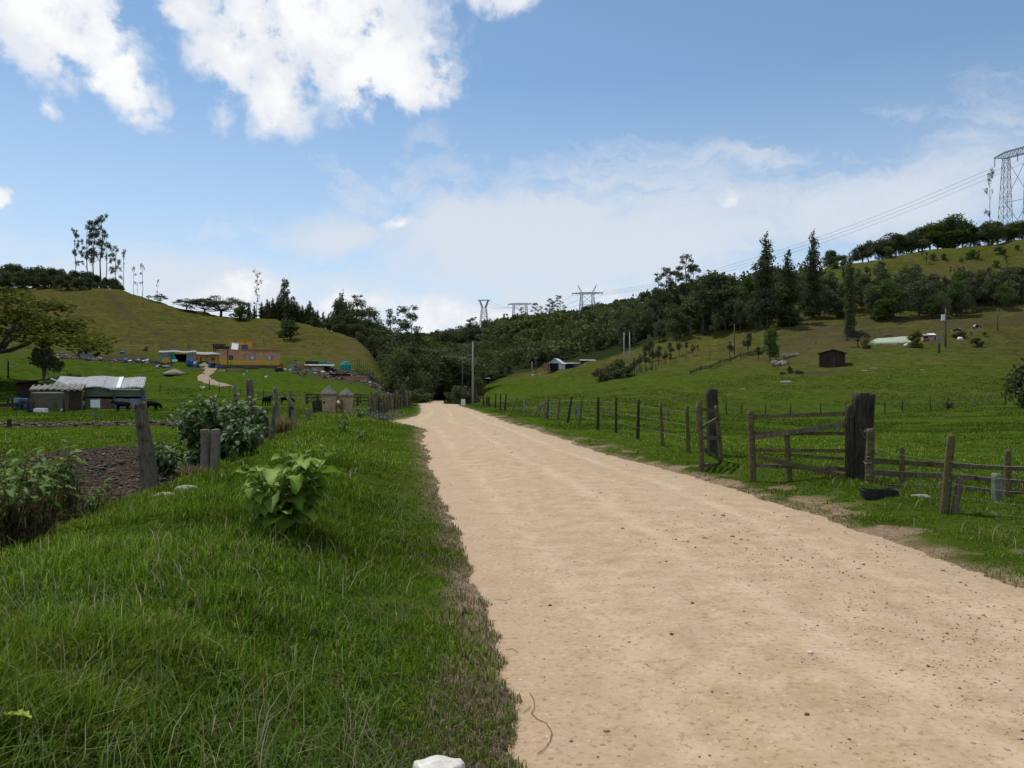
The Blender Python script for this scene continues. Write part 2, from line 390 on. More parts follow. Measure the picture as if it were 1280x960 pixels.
def ellipses(vec, lst):
    res = None
    for px, py, rx, ry, rot, amp in lst:
        a, e = sph(px, py); c = math.cos(R(a)) ** 2
        mp = s.n('ShaderNodeMapping', vector_type='TEXTURE'); s.l(vec, mp.inputs['Vector'])
        mp.inputs['Location'].default_value = (a, e, 0); mp.inputs['Rotation'].default_value = (0, 0, R(rot))
        mp.inputs['Scale'].default_value = (rx / F * 57.3 * c, ry / F * 57.3 * math.cos(R(e)) , 1)
        ln = s.n('ShaderNodeVectorMath', operation='LENGTH'); s.l(mp.outputs[0], ln.inputs[0])
        q = s.math('MULTIPLY', s.math('SUBTRACT', 1.0, ln.outputs['Value']), amp)
        res = q if res is None else s.math('SMOOTH_MAX', res, q, .15)
    return res
cum = ellipses(warped, [(385,15,215,115,-10,1.5),(480,92,112,56,4,1.4),(235,-10,120,52,-28,1.2),(345,118,60,48,-30,1.1),(50,15,160,75,-24,1.5),(150,105,68,38,-28,1.1),(300,60,90,70,-30,1.2),
    (640,-12,75,30,0,1),(-5,246,20,9,0,.8),(495,273,30,11,2,.8),(66,135,22,11,-30,.55),(278,140,20,18,-60,.45),(918,247,20,8,0,.5),
    (590,400,120,22,3,.95),(540,392,60,26,0,.9),(420,385,160,24,0,.8),(300,365,90,26,8,.8),(760,372,60,16,0,.7),
    (-300,-60,230,60,-10,1),(-60,-120,300,60,0,1),(1500,40,200,60,-10,.9),(-350,330,200,24,0,.7)])
fb = s.noise(ae, .36, 12, .62, .4)
fb2 = s.noise(ae, .16, 6, .6)
d1 = s.math('ADD', cum, s.math('MULTIPLY', s.math('SUBTRACT', fb, .5), 1.05))
cmask = s.mr(d1, -.10, .55)
# unseen broken cloud added overhead and behind the viewpoint to neutralise the blue fill
ccv = s.n('ShaderNodeVectorMath', operation='SCALE'); s.l(tc.outputs['Generated'], ccv.inputs[0]); ccv.inputs['Scale'].default_value = 1.0
cn = s.noise(ccv.outputs[0], 2.6, 8, .6, .3); far_ = s.math('MAXIMUM', s.mr(el, 33, 46), s.math('MULTIPLY', s.mr(s.math('ABSOLUTE', az), 42, 70), s.mr(el, 2, 8)))
cmask = s.math('MAXIMUM', cmask, s.math('MULTIPLY', s.mr(cn, .46, .60), far_))
# cirrus / haze veil low in the sky, streaks drawn out along the horizon
st = s.n('ShaderNodeMapping'); st.inputs['Scale'].default_value = (.34, 1.0, 1); st.inputs['Rotation'].default_value = (0, 0, R(7)); s.l(warped, st.inputs['Vector'])
fs = s.noise(st.outputs[0], .16, 8, .6, .6)
veil = ellipses(ae, [(640,300,330,105,3,1.0),(820,300,360,105,5,1.0),(420,300,260,60,4,.75),(1050,275,280,80,6,.75),(300,350,260,70,0,.8),(640,400,900,95,0,.75),(-300,380,500,80,0,.6),(1700,380,500,100,0,.6)])
d2 = s.math('ADD', veil, s.math('MULTIPLY', s.math('SUBTRACT', fs, .5), 2.6))
vmask = s.math('MULTIPLY', s.mr(d2, -.35, .75), .9)
hz = s.math('MULTIPLY', s.mr(el, 27.0, 0.0), .60)
vtot = s.math('MAXIMUM', vmask, hz)
skyc = s.mix(1.0, sky.outputs[0], SKY_TINT, 'MULTIPLY')
c1 = s.mix(s.math('MAXIMUM', vtot, .05), skyc, VEIL_C)
shade = s.mr(s.math('ADD', d1, s.math('MULTIPLY', s.math('SUBTRACT', fb2, .5), 3.4)), .2, 1.3)
ccol = s.mix(shade, CLOUD_A, CLOUD_B)
c2 = s.mix(cmask, c1, ccol)
bg = s.n('ShaderNodeBackground'); bg.inputs['Strength'].default_value = SKY_S; s.l(c2, bg.inputs['Color'])
wo = s.n('ShaderNodeOutputWorld'); s.l(bg.outputs[0], wo.inputs[0])
w.cycles.sampling_method = 'MANUAL'; w.cycles.sample_map_resolution = 512

scene.view_settings.view_transform = 'Standard'; scene.view_settings.look = 'None'; scene.view_settings.exposure = EXPO; scene.view_settings.gamma = 1
scene.render.engine = 'CYCLES'
cy = scene.cycles; cy.max_bounces = 5; cy.diffuse_bounces = 3; cy.glossy_bounces = 2; cy.transmission_bounces = 4; cy.transparent_max_bounces = 4; cy.volume_bounces = 0
cy.use_denoising = DENOISE; cy.caustics_reflective = False; cy.caustics_refractive = False; cy.use_adaptive_sampling = True; cy.adaptive_threshold = .02

# ================================================================ ground
th = np.concatenate([np.arange(-180, -50, 2.5), np.arange(-50, -38, .6), np.arange(-38, 38, .2), np.arange(38, 50, .6), np.arange(50, 180, 2.5)])
rr = np.exp(np.arange(math.log(.6), math.log(1500), .0125)); rr = np.concatenate([[0.0], rr])
TH, RR = np.meshgrid(np.radians(th), rr); gx = (np.sin(TH) * RR); gy = (np.cos(TH) * RR); gz = Z(gx, gy)
nT, nR = len(th), len(rr); idx = np.arange(nT * nR).reshape(nR, nT); nx = np.roll(idx, -1, axis=1)
Fq = np.stack([idx[:-1].ravel(), nx[:-1].ravel(), nx[1:].ravel(), idx[1:].ravel()], 1)
def tones(x, y, z):
    r = np.hypot(x, y); n1 = fbm(x * .02, y * .02, 4, 71); n2 = fbm(x * .12, y * .12, 4, 72); o = outside(x, y)
    left = x < -8
    hgt = np.where(left, sstep(4, 13, z), sstep(3.0, 10, z) * .8)
    dry = hgt * .85 + .1 + (n1 - .5) * .7 + (n2 - .5) * .5
    dry = dry * sstep(30, 90, r) + (1 - sstep(30, 90, r)) * (.1 + (n2 - .5) * .5)
    dry = dry - .5 * np.exp(-(((x + 57) / 28) ** 2 + ((y - 120) / 32) ** 2)) - .55 * np.exp(-(((x - 69) / 13) ** 2 + ((y - 137) / 9) ** 2))
    soil = np.maximum(plough(x, y), ditch(x, y))
    # bare edge next to the road, worn spots on the right verge
    edge = (1 - sstep(.0, .42, o + (fbm(x * 3, y * 3, 3, 73) - .5) * .5)) * (r < 150)
    rv = (x > xr(y)) * (1 - sstep(.3, 1.3, o)) * sstep(.52, .62, fbm(x * 1.6, y * 1.6, 4, 74)) * (r < 60)
    side = np.exp(-(((x + 6.6) / 1.7) ** 2 + ((y - 42) / 5.0) ** 2)) * 1.2
    pale = np.clip(np.maximum(np.maximum(edge, rv), side * sstep(.4, .6, n2 + .1)), 0, 1)
    yard = np.exp(-(((x + 29) / 8) ** 4 + ((y - 148) / 16) ** 4)) * 1.2 + np.exp(-(((x + 79) / 14) ** 4 + ((y - 151) / 6) ** 4)) + .8 * np.exp(-(((x + 52) / 9) ** 4 + ((y - 143) / 3) ** 4))
    yard = yard + .6 * np.exp(-(((x - 100) / 25) ** 2 + ((y - 178) / 14) ** 2))
    soil = np.maximum(soil, np.clip(yard * sstep(.35, .55, n2 + .08), 0, 1) * .8)
    for pl_ in ([(100,173),(140,167),(200,169),(270,177),(332,186)], [(132,246),(160,222),(195,196),(240,168)], [(60,200),(110,212),(170,214)], [(330,225),(350,205),(372,190)], [(730,150),(800,150),(870,141)], [(1130,190),(1200,176),(1290,170)]):
        for (pa, da), (pb, db) in zip(pl_[:-1], pl_[1:]):
            q_ = capsule(x, y, (pa - CX) / F * da, da, (pb - CX) / F * db, db) + (fbm(x * .2, y * .2, 3, 76) - .5) * 2.2
            soil = np.maximum(soil, (1 - sstep(.2, 1.1, q_)) * .75)
    px = CX + F * x / np.maximum(y, 1)
    thick = sstep(900, 960, px) * np.exp(-((z - (15 + (px - 950) * .012)) / 6.5) ** 2) * sstep(.38, .62, n2 + .1) * (y > 120)
    soil = np.maximum(soil, thick * .55)
    hol = ((x - 44.5) / 5.5) ** 2 + ((y - 116) / 3.0) ** 2; soil = np.maximum(soil, np.exp(-hol ** 2) * sstep(.3, .5, n2) * .9)
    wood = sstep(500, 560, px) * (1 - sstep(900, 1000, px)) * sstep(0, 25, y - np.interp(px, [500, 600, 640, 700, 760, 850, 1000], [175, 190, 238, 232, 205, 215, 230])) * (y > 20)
    return np.clip(np.stack([dry, soil, wood, pale], -1), 0, 1)
T4 = tones(gx.ravel(), gy.ravel(), gz.ravel())
s = newmat('ground')
geo = s.n('ShaderNodeTexCoord').outputs['Object']; ta = s.n('ShaderNodeAttribute', attribute_name='tone'); sc_ = s.n('ShaderNodeSeparateColor'); s.l(ta.outputs['Color'], sc_.inputs[0])
nA = s.noise(geo, .9, 8, .68); nB = s.noise(geo, 9, 6, .65); nC = s.noise(geo, .13, 6, .6); nD = s.noise(geo, 45, 4, .6)
lush = s.ramp(nA, [(.3, (.028, .056, .005)), (.5, (.054, .090, .008)), (.72, (.096, .134, .016))])
lush = s.mix(s.mr(nB, .42, .75), lush, (.022, .048, .009))
dryc = s.ramp(nA, [(.28, (.044, .040, .011)), (.5, (.090, .080, .021)), (.74, (.145, .120, .038))])
dryc = s.mix(s.mr(nC, .5, .75), dryc, (.066, .080, .018)); dryc = s.mix(s.mr(nB, .48, .7), dryc, (.028, .031, .011))
dr = s.math('ADD', sc_.outputs[0], s.math('MULTIPLY', s.math('SUBTRACT', nC, .5), .5), clamp=True)
g = s.mix(dr, lush, dryc)
mpx = s.n('ShaderNodeMapping'); mpx.inputs['Scale'].default_value = (.22, .22, 2.4); s.l(geo, mpx.inputs['Vector']); nT = s.noise(mpx.outputs[0], .8, 6, .65, .4)
spz = s.n('ShaderNodeSeparateXYZ'); s.l(geo, spz.inputs[0]); hill = s.mr(spz.outputs[2], 1.5, 9)
g = s.mix(s.math('MULTIPLY', s.math('MULTIPLY', s.mr(nT, .50, .68), hill), .55), g, (.040, .040, .016))
g = s.mix(s.math('MULTIPLY', s.math('MULTIPLY', s.mr(nT, .46, .30), hill), .45), g, (.135, .120, .050))
nE = s.noise(geo, .035, 5, .62, .5); g = s.mix(s.math('MULTIPLY', s.math('MULTIPLY', s.mr(nE, .52, .66), hill), .55), g, (.095, .074, .034))
tuf = s.n('ShaderNodeTexVoronoi'); tuf.inputs['Scale'].default_value = .55; s.l(geo, tuf.inputs['Vector'])
g = s.mix(s.math('MULTIPLY', s.mr(tuf.outputs['Distance'], .38, .05), s.math('MULTIPLY', s.mr(nC, .42, .6), .55)), g, (.020, .036, .010))
soilc = s.ramp(nB, [(.3, (.028, .021, .015)), (.55, (.068, .051, .038)), (.75, (.115, .090, .068))])
g = s.mix(sc_.outputs[1], g, soilc)
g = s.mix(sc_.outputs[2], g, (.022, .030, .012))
pal = s.ramp(nB, [(.3, (.15, .105, .065)), (.6, (.30, .215, .140)), (.8, (.40, .31, .21))])
g = s.mix(ta.outputs['Alpha'], g, pal)
b1 = s.bump(nA, .9, .22); b2 = s.bump(nB, .8, .05, b1); b3 = s.bump(nD, .5, .012, b2)
s.out(g, 1.0, b3, 0.0)
gm = mesh_np('ground', np.stack([gx.ravel(), gy.ravel(), gz.ravel()], 1), Fq, M['ground'], True, {'tone': ('FLOAT_COLOR', T4)})
tag(link('ground', gm), kind='structure')

# ---- road
ys = np.concatenate([np.arange(-60, 0, 1.5), np.exp(np.arange(0, math.log(245), .011))]); nc = 61
tt = np.linspace(0, 1, nc); YY, TT = np.meshgrid(ys, tt, indexing='ij'); XA = xl(YY) - .55; XB = xr(YY) + .55; XX = XA + (XB - XA) * TT
ZZ = road_z(XX, YY) + (fbm(XX * 7, YY * 7, 3, 81) - .5) * .012 
ii = np.arange(YY.size).reshape(YY.shape); Fr = np.stack([ii[:-1, :-1].ravel(), ii[:-1, 1:].ravel(), ii[1:, 1:].ravel(), ii[1:, :-1].ravel()], 1)
tl = (XX - xl(YY)) / (xr(YY) - xl(YY))
s = newmat('road_dirt'); geo = s.n('ShaderNodeTexCoord').outputs['Object']; ta = s.n('ShaderNodeAttribute', attribute_name='across')
n0 = s.noise(geo, .35, 6, .6); n1 = s.noise(geo, 3.0, 8, .7); n2 = s.noise(geo, 26, 7, .7); n3 = s.noise(geo, 120, 3, .6)
stv = s.n('ShaderNodeMapping'); stv.inputs['Scale'].default_value = (3.2, .18, 1); stv.inputs['Rotation'].default_value = (0, 0, R(-7)); s.l(geo, stv.inputs['Vector']); ns = s.noise(stv.outputs[0], 1.3, 6, .6)
c = s.ramp(n1, [(.28, (.33, .228, .130)), (.5, (.44, .318, .192)), (.72, (.55, .420, .275))])
c = s.mix(s.math('MULTIPLY', s.mr(ns, .42, .66), .35), c, (.53, .43, .30)); 
trk = None
for a_, w_ in ((.16, .055), (.47, .06), (.80, .05)):
    q_ = s.mr(s.math('ABSOLUTE', s.math('SUBTRACT', s.math('ADD', ta.outputs['Fac'], s.math('MULTIPLY', s.math('SUBTRACT', n0, .5), .10)), a_)), w_, .0); trk = q_ if trk is None else s.math('MAXIMUM', trk, q_)
c = s.mix(s.math('MULTIPLY', s.math('MULTIPLY', trk, s.mr(n1, .25, .6)), .5), c, (.56, .435, .290))
c = s.mix(s.math('MULTIPLY', s.math('MULTIPLY', s.math('SUBTRACT', 1.0, trk), s.mr(ns, .45, .7)), .28), c, (.33, .235, .155))
c = s.mix(s.math('MULTIPLY', s.mr(n0, .45, .7), .55), c, (.42, .305, .190))
edge = s.mr(ta.outputs['Fac'], .22, .0); c = s.mix(s.math('MULTIPLY', edge, .6), c, (.44, .305, .195))
edr = s.mr(ta.outputs['Fac'], .9, 1.02); c = s.mix(s.math('MULTIPLY', edr, .6), c, (.40, .28, .18))
c = s.mix(s.math('MULTIPLY', s.mr(n2, .52, .66), .7), c, (.235, .165, .10))
c = s.mix(s.math('MULTIPLY', s.mr(n2, .44, .28), .55), c, (.62, .54, .42))
vo = s.n('ShaderNodeTexVoronoi'); vo.inputs['Scale'].default_value = 17; s.l(geo, vo.inputs['Vector']); vc = s.n('ShaderNodeSeparateColor'); s.l(vo.outputs['Color'], vc.inputs[0])
peb = s.math('MULTIPLY', s.mr(vo.outputs['Distance'], .26, .16), s.mr(vc.outputs[0], .80, .84))
c = s.mix(s.math('MULTIPLY', peb, .7), c, s.ramp(vc.outputs[1], [(0, (.16, .13, .12)), (.5, (.30, .24, .19)), (1, (.62, .58, .52))]))
h = s.math('ADD', s.math('MULTIPLY', n2, .6), s.math('ADD', s.math('MULTIPLY', peb, .5), s.math('MULTIPLY', n3, .2)))
bq = s.bump(n1, .25, .03); s.out(c, .93, s.bump(h, .8, .012, bq), .15)
rm = mesh_np('road', np.stack([XX.ravel(), YY.ravel(), ZZ.ravel()], 1), Fr, M['road_dirt'], True, {'across': ('FLOAT', tl.ravel())})
tag(link('road', rm), kind='structure')
# ================================================================ leaves, grass, plants
GR = colattr_mat('grass_blades', .42, 1.0, .0)
def rcol(n, cols, wts, jit=.25):
    cols = np.array(cols); c = cols[rng.choice(len(cols), n, p=np.array(wts) / sum(wts))]
    return np.clip(c * (1 + (rng.random((n, 1)) - .5) * 2 * jit), 0, 1)
GREENS = [(.082,.148,.010),(.128,.214,.016),(.185,.268,.028),(.054,.106,.009),(.24,.30,.055),(.32,.27,.13)]
def blades(pos, h, wd, col, lean=.5):
    n = len(pos); a = rng.random(n) * 2 * PI; ca, sa = np.cos(a), np.sin(a); ln = lean * (rng.random(n) ** .8) * h
    sx, sy = -sa * wd / 2, ca * wd / 2; out = np.zeros((n, 5, 3))
    bx = rng.normal(0, .35, n) * wd
    for k, (t, wq) in enumerate(((0, 1), (0, -1), (.55, .75), (.55, -.75), (1, 0))):
        dx = ln * t * t; zz = h * t * (1 - .35 * (ln / np.maximum(h, 1e-3)) * t)
        out[:, k, 0] = pos[:, 0] + ca * dx + sx * wq; out[:, k, 1] = pos[:, 1] + sa * dx + sy * wq; out[:, k, 2] = pos[:, 2] + zz - (.01 if t == 0 else 0)
    b = (np.arange(n) * 5)[:, None]; Ft = np.stack([b + np.array([[0, 1, 3]]), b + np.array([[0, 3, 2]]), b + np.array([[2, 3, 4]])], 1).reshape(-1, 3)
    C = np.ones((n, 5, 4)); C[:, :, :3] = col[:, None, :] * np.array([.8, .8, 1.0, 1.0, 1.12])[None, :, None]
    return out.reshape(-1, 3), Ft, C.reshape(-1, 4)
class Grass:
    def __init__(s): s.V = []; s.F = []; s.C = []; s.n = 0
    def add(s, V, Fa, C): s.V.append(V); s.F.append(Fa + s.n); s.C.append(C); s.n += len(V)
    def build(s, name, label, cat):
        me = mesh_np(name, np.concatenate(s.V), np.concatenate(s.F), GR, False, {'Col': ('FLOAT_COLOR', np.concatenate(s.C))})
        return tag(link(name, me), label, cat, None, 'stuff')
G = Grass()
def field(n, px0, px1, py0, py1, hmul=1.0, side=0, zg=.2):
    px = rng.uniform(px0, px1, n); py = rng.uniform(py0, py1, n); d = (EYE - zg) * F / (py - HY)
    d = d * np.exp(rng.normal(0, .03, n)); x = (px - CX) / F * d; y = d
    o = outside(x, y); left = x < (xl(y) + xr(y)) / 2
    keep = (o > .02) & (plough(x, y) < .25 + .5 * rng.random(n) * (rng.random(n) < .18)) & (ditch(x, y) < .5)
    rvb = (~left) & (o < 1.3) & (fbm(x * 1.6, y * 1.6, 4, 74) > .60); keep &= ~(rvb & (rng.random(n) < .85))
    x, y, o, left, d = x[keep], y[keep], o[keep], left[keep], d[keep]; m = len(x); z = Z(x, y)
    cl = fbm(x * .9, y * .9, 3, 91); c2 = fbm(x * .22, y * .22, 3, 92); c3 = fbm(x * 3.2, y * 3.2, 2, 93)
    h = (.03 + .095 * sstep(.3, .75, cl) + .07 * sstep(.4,.75,c3)) * (.45 + .8 * rng.random(m)) * hmul
    h *= np.where(left, .35 + .65 * sstep(.5, 1.7, o), .30 + .35 * sstep(1.2, 3.2, o))
    wd = np.maximum(rng.uniform(.0035, .0095, m), .85 * d / 768)
    col = rcol(m, GREENS, [30, 26, 16, 22, 8, 3.5], .38); col *= (.58 + .50 * sstep(.25, .75, c2) + .30 * sstep(.3, .7, c3))[:, None]
    yl = sstep(.5, .8, fbm(x * .6, y * .6, 3, 94))[:, None]; col = col * (1 - .5 * yl) + np.array([.17, .21, .025]) * .5 * yl
    # dry, trodden rim by the road
    dry = np.where(left, (1 - sstep(.12, .85, o + (c3 - .5) * 1.2 + (cl - .5) * .9)), (1 - sstep(.1, .5, o + (c3 - .5) * .9)) * .5)
    dm = rng.random(m) < dry * .76
    col[dm] = rcol(int(dm.sum()), [(.23,.18,.11),(.32,.25,.16),(.15,.115,.07),(.42,.34,.24),(.11,.13,.05)], [30, 26, 18, 10, 16], .2)
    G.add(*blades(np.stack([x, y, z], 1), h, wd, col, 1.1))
field(105000, -60, 690, 640, 1060, 1.0, zg=.35)
field(75000, -40, 620, 545, 680, 1.0, zg=.25)
field(26000, -20, 560, 512, 560, 1.1, zg=.0)
field(30000, 560, 1340, 505, 560, 1.0, zg=0)
field(52000, 700, 1340, 545, 660, 1.0, zg=0)
field(32000, 900, 1340, 600, 800, 1.0, zg=.05)
field(62000, -560, -60, 640, 1080, 1.0, zg=.3); field(30000, -480, -40, 545, 680, 1.0, zg=0); field(14000, -400, -20, 505, 560, 1.0, zg=0)
field(16000, 1340, 1750, 545, 800, 1.0, zg=0); field(8000, 1340, 1700, 505, 560, 1.0, zg=0)
# longer straggling stems and dry straws on the bank
def stems(n, px0, px1, py0, py1, hh, cols, w, lean=1.3):
    px = rng.uniform(px0, px1, n); py = rng.uniform(py0, py1, n); d = 1.25 * F / (py - HY); x = (px - CX) / F * d
    k = (outside(x, d) > .6) & (plough(x, d) < .3) & (fbm(x * 1.3, d * 1.3, 2, 97) > .42); x, d = x[k], d[k]; m = len(x)
    G.add(*blades(np.stack([x, d, Z(x, d)], 1), hh * (.5 + rng.random(m)), np.maximum(w, .8 * d / 768) * (.7 + .6 * rng.random(m)), rcol(m, cols, [1] * len(cols)), lean))
stems(2600, -60, 620, 600, 1040, .20, [(.10,.19,.03),(.14,.22,.05),(.19,.25,.08)], .0055)
stems(1500, -60, 600, 560, 1040, .20, [(.33,.28,.16),(.42,.37,.25),(.24,.19,.10)], .004)
stems(2600, 700, 1330, 545, 700, .14, [(.30,.28,.15),(.15,.2,.06)], .005)
stems(9000, -60, 640, 590, 1040, .05, [(.075,.15,.02),(.05,.11,.016),(.12,.19,.03)], .013, 1.7)      # broad-leaved weeds in the turf
stems(3000, 700, 1330, 545, 760, .05, [(.075,.15,.02),(.05,.11,.016)], .014, 1.7)
# coarse tufts farther out on both pastures
def tufts(n, px0, px1, d0, d1, zmax=.3):
    px = rng.uniform(px0, px1, n); d = np.exp(rng.uniform(math.log(d0), math.log(d1), n)); x = (px - CX) / F * d
    k = (outside(x, d) > 1.0) & (ditch(x, d) < .4) & (plough(x, d) < .4) & (fbm(x * .25, d * .25, 3, 98) > .45 + .1 * rng.random(n)); x, d = x[k], d[k]; m = len(x)
    z = Z(x, d); dry = np.clip(tones(x, d, z)[:, 0], 0, 1)[:, None]
    col = rcol(m, [(.046,.082,.008),(.070,.116,.012),(.034,.064,.007)], [1, 1, 1]) * (1 - dry) + rcol(m, [(.105,.110,.035),(.15,.145,.05),(.07,.075,.025)], [1, 1, .8]) * dry
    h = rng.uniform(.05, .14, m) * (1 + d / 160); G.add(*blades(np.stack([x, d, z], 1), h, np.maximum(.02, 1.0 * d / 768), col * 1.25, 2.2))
tufts(58000, -260, 520, 42, 110); tufts(84000, 570, 1480, 32, 115)
G.build('grass', 'green grass covering the road banks and the pastures', 'grass')

def leafy(name, specs, mat, parent, seg=6):
    """specs: (base, direction, length, width, droop, roll, tone): each leaf is a curved, folded blade"""
    V = []; Fq = []; T = []
    for (b, dr, L, Wd, droop, roll, tone) in specs:
        dr = Vector(dr).normalized(); sd = dr.cross(Vector((0, 0, 1)))
        if sd.length < 1e-3: sd = Vector((1, 0, 0))
        sd.normalize(); up = sd.cross(dr).normalized(); sd = sd * math.cos(roll) + up * math.sin(roll); up = sd.cross(dr).normalized()
        p = Vector(b); base = len(V); d = dr.copy()
        for i in range(seg + 1):
            t = i / seg; wq = Wd * .5 * (math.sin(PI * min(1, t * .97 + .03) ** .8) ** .8 if t < 1 else 0.02) * (1 + .12 * math.sin(i * 2.6 + tone * 9))
            wv = .10 * Wd * math.sin(i * 2.1 + tone * 20)
            V += [p - sd * wq + up * (wq * .42 + wv), p - up * .0, p + sd * wq + up * (wq * .42 - wv)]; T += [tone * .9 + .05, tone * .7 + .3, tone * .9 + .05]
            p = p + d * (L / seg); d = (d + Vector((0, 0, -1)) * droop / seg).normalized()
        for i in range(seg):
            for j in range(2):
                a = base + i * 3 + j; Fq.append((a, a + 1, a + 4, a + 3))
    me = mesh_np(name, [tuple(v) for v in V], Fq, mat, True, {'tone': ('FLOAT', T)})
    return link(name, me, parent)
leafmat('leaf_bright', (.060,.125,.014), (.240,.370,.050), .32, .55, .15, .0)
leafmat('leaf_dark', (.024,.056,.014), (.105,.170,.055), .22, .6, .15, .0)
leafmat('leaf_mid', (.042,.090,.012), (.160,.240,.045), .3, .6, .1, .0)
simple('stem_green', (.07,.10,.03), (.14,.13,.06), 12)
simple('straw', (.10,.075,.04), (.28,.21,.12), 20)
def bush(name, loc, hgt, rad, nst, nlf, L, Wd, mat, label, cat, low=.25, droop=1.1, seed=1, dirs=None, straw=0, group=None, tip=True):
    random.seed(seed); root = empty(name, loc, label, cat, group); mb = MB(); sp = []
    for k in range(nst):
        a = 2 * PI * k / nst + random.uniform(-.4, .4); q = random.uniform(.35, 1) ** .7; hh = hgt * random.uniform(.75, 1.0) * (1 - .35 * q * q)
        pts = [Vector((0.05 * math.cos(a), .05 * math.sin(a), -.05))]
        for i in range(1, 6):
            t = i / 5; pts.append(Vector((math.cos(a) * rad * q * t ** 1.3, math.sin(a) * rad * q * t ** 1.3, hh * t)) + Vector([random.uniform(-.03, .03) * hgt for _ in range(3)]))
        mb.tube(pts, [.012 * hgt * (1.4 - .22 * i) for i in range(6)], 6)
        for j in range(nlf):
            t = low + (1 - low) * (j + random.random()) / nlf; f = t * 5; i = min(4, int(f)); p = pts[i].lerp(pts[i + 1], f - i)
            b = random.uniform(0, 2 * PI) if random.random() < .5 else a + random.uniform(-1.2, 1.2); up_ = random.uniform(-.1, .55) + (.5 if t > .85 else 0)
            d = Vector((math.cos(b), math.sin(b), up_)); ll = L * random.uniform(.65, 1.15) * (1 - .3 * (t > .9)); pet = d.normalized() * L * .22
            mb.tube([p, p + pet], .004 * hgt + .002, 4); sp.append((p + pet, d, ll, ll * Wd / L * random.uniform(.85, 1.1), droop * random.uniform(.6, 1.5), random.uniform(-.5, .5), random.random() ** 1.1 * .9 + (.1 if t > .9 else 0)))
    mb.build('stem', M['stem_green'], root, True); leafy('foliage', sp, mat, root)
    if straw:
        n = straw; a = rng.random(n) * 2 * PI; q = np.sqrt(rng.random(n)) * rad * .85; z0 = rng.random(n) * hgt * .45 - .05
        V, Ft, C = blades(np.stack([np.cos(a) * q, np.sin(a) * q, z0], 1), rng.uniform(.12, .34, n) * hgt, np.full(n, .010), rcol(n, [(.16,.11,.06),(.30,.23,.13),(.09,.065,.035),(.10,.13,.04)], [3, 2, 3, 2]), 1.6)
        V[:, 2] -= .0; link('dead_leaves', mesh_np('dead_leaves', V, Ft, GR, False, {'Col': ('FLOAT_COLOR', C)}), root)
    return root
p = at(362, 6.9)
bush('leafy_plant', p, .96, .33, 10, 12, .235, .175, M['leaf_bright'], 'bright green broad-leaved plant on the grassy bank above the road', 'plant', .18, 1.3, 5)
p = at(262, 18.6); bush('broadleaf_shrub', p + Vector((0, .6, 0)), 2.15, 1.15, 40, 18, .36, .17, M['leaf_dark'], 'large dark green shrub with grey-green leaves behind the paired grey stumps', 'shrub', .12, 1.5, 11)
p = at(222, 18.2); bush('broadleaf_shrub', p, 1.05, .95, 24, 14, .32, .15, M['leaf_dark'], 'low dark shrub spreading left of the paired grey stumps', 'shrub', .1, 1.6, 12)
p = at(300, 17.0); bush('broadleaf_shrub', p, .95, .55, 14, 14, .30, .14, M['leaf_dark'], 'small dark shrub right of the paired grey stumps', 'shrub', .1, 1.6, 13)
p = at(66, 10.4); bush('broadleaf_shrub', p, 1.32, .40, 12, 14, .24, .10, M['leaf_mid'], 'green shrub with a skirt of dead brown leaves beside the ploughed soil', 'shrub', .3, 1.3, 14, straw=900)
p = at(118, 10.9); bush('broadleaf_shrub', p, .55, .25, 5, 9, .16, .07, M['leaf_mid'], 'small sprig of green leaves in front of the ploughed soil', 'shrub', .2, 1.3, 15, straw=150)
p = at(12, 7.0); bush('broadleaf_shrub', p, 1.05, .42, 12, 13, .19, .075, M['leaf_mid'], 'straggly shrub full of dry brown stalks on the bank edge', 'shrub', .35, 1.2, 16, straw=1500)
p = at(-22, 8.2); bush('broadleaf_shrub', p, 1.4, .45, 12, 13, .22, .085, M['leaf_mid'], 'taller green shrub partly cut by the left picture edge', 'shrub', .3, 1.2, 17, straw=300)
p = at(430, 24); bush('young_plant', p, .82, .22, 4, 10, .15, .07, M['leaf_dark'], 'thin young plant on the bank in front of the stone gate pillars', 'plant', .15, 1.3, 18)
p = at(452, 21); bush('young_plant', p, .45, .22, 4, 8, .13, .06, M['leaf_dark'], 'small dark plant low on the bank right of the thin young plant', 'plant', .15, 1.3, 19)
p = at(452, 36); bush('young_plant', p, .75, .5, 6, 9, .22, .10, M['leaf_dark'], 'low dark leafy plant just right of the stone gate pillars', 'plant', .1, 1.3, 20)
p = at(22, 2.66); p.z = P3(25, 912, 2.66).z - .07; random.seed(3)
r_ = empty('leafy_plant', p, 'single broad light green leaf poking out of the near grass', 'plant')
MB().tube([(-.03, 0, -.18), (-.05, 0, .09), (-.045, 0, .12)], .0025, 5).build('stem', M['stem_green'], r_)
leafy('leaf', [((-.045, 0, .12), (1, -.15, .12), .105, .058, .3, .25, .95)], M['leaf_bright'], r_, 10)
# grey flowering weeds by the far left verge
leafmat('leaf_grey', (.07,.085,.06), (.20,.215,.18), .15, .8, .1, .0)
p = at(482, 45); bush('weed_clump', p, .8, 1.6, 22, 14, .20, .07, M['leaf_grey'], 'pale grey-green weeds between the picket fence and the road', 'shrub', .2, 1.0, 21)
random.seed(22)
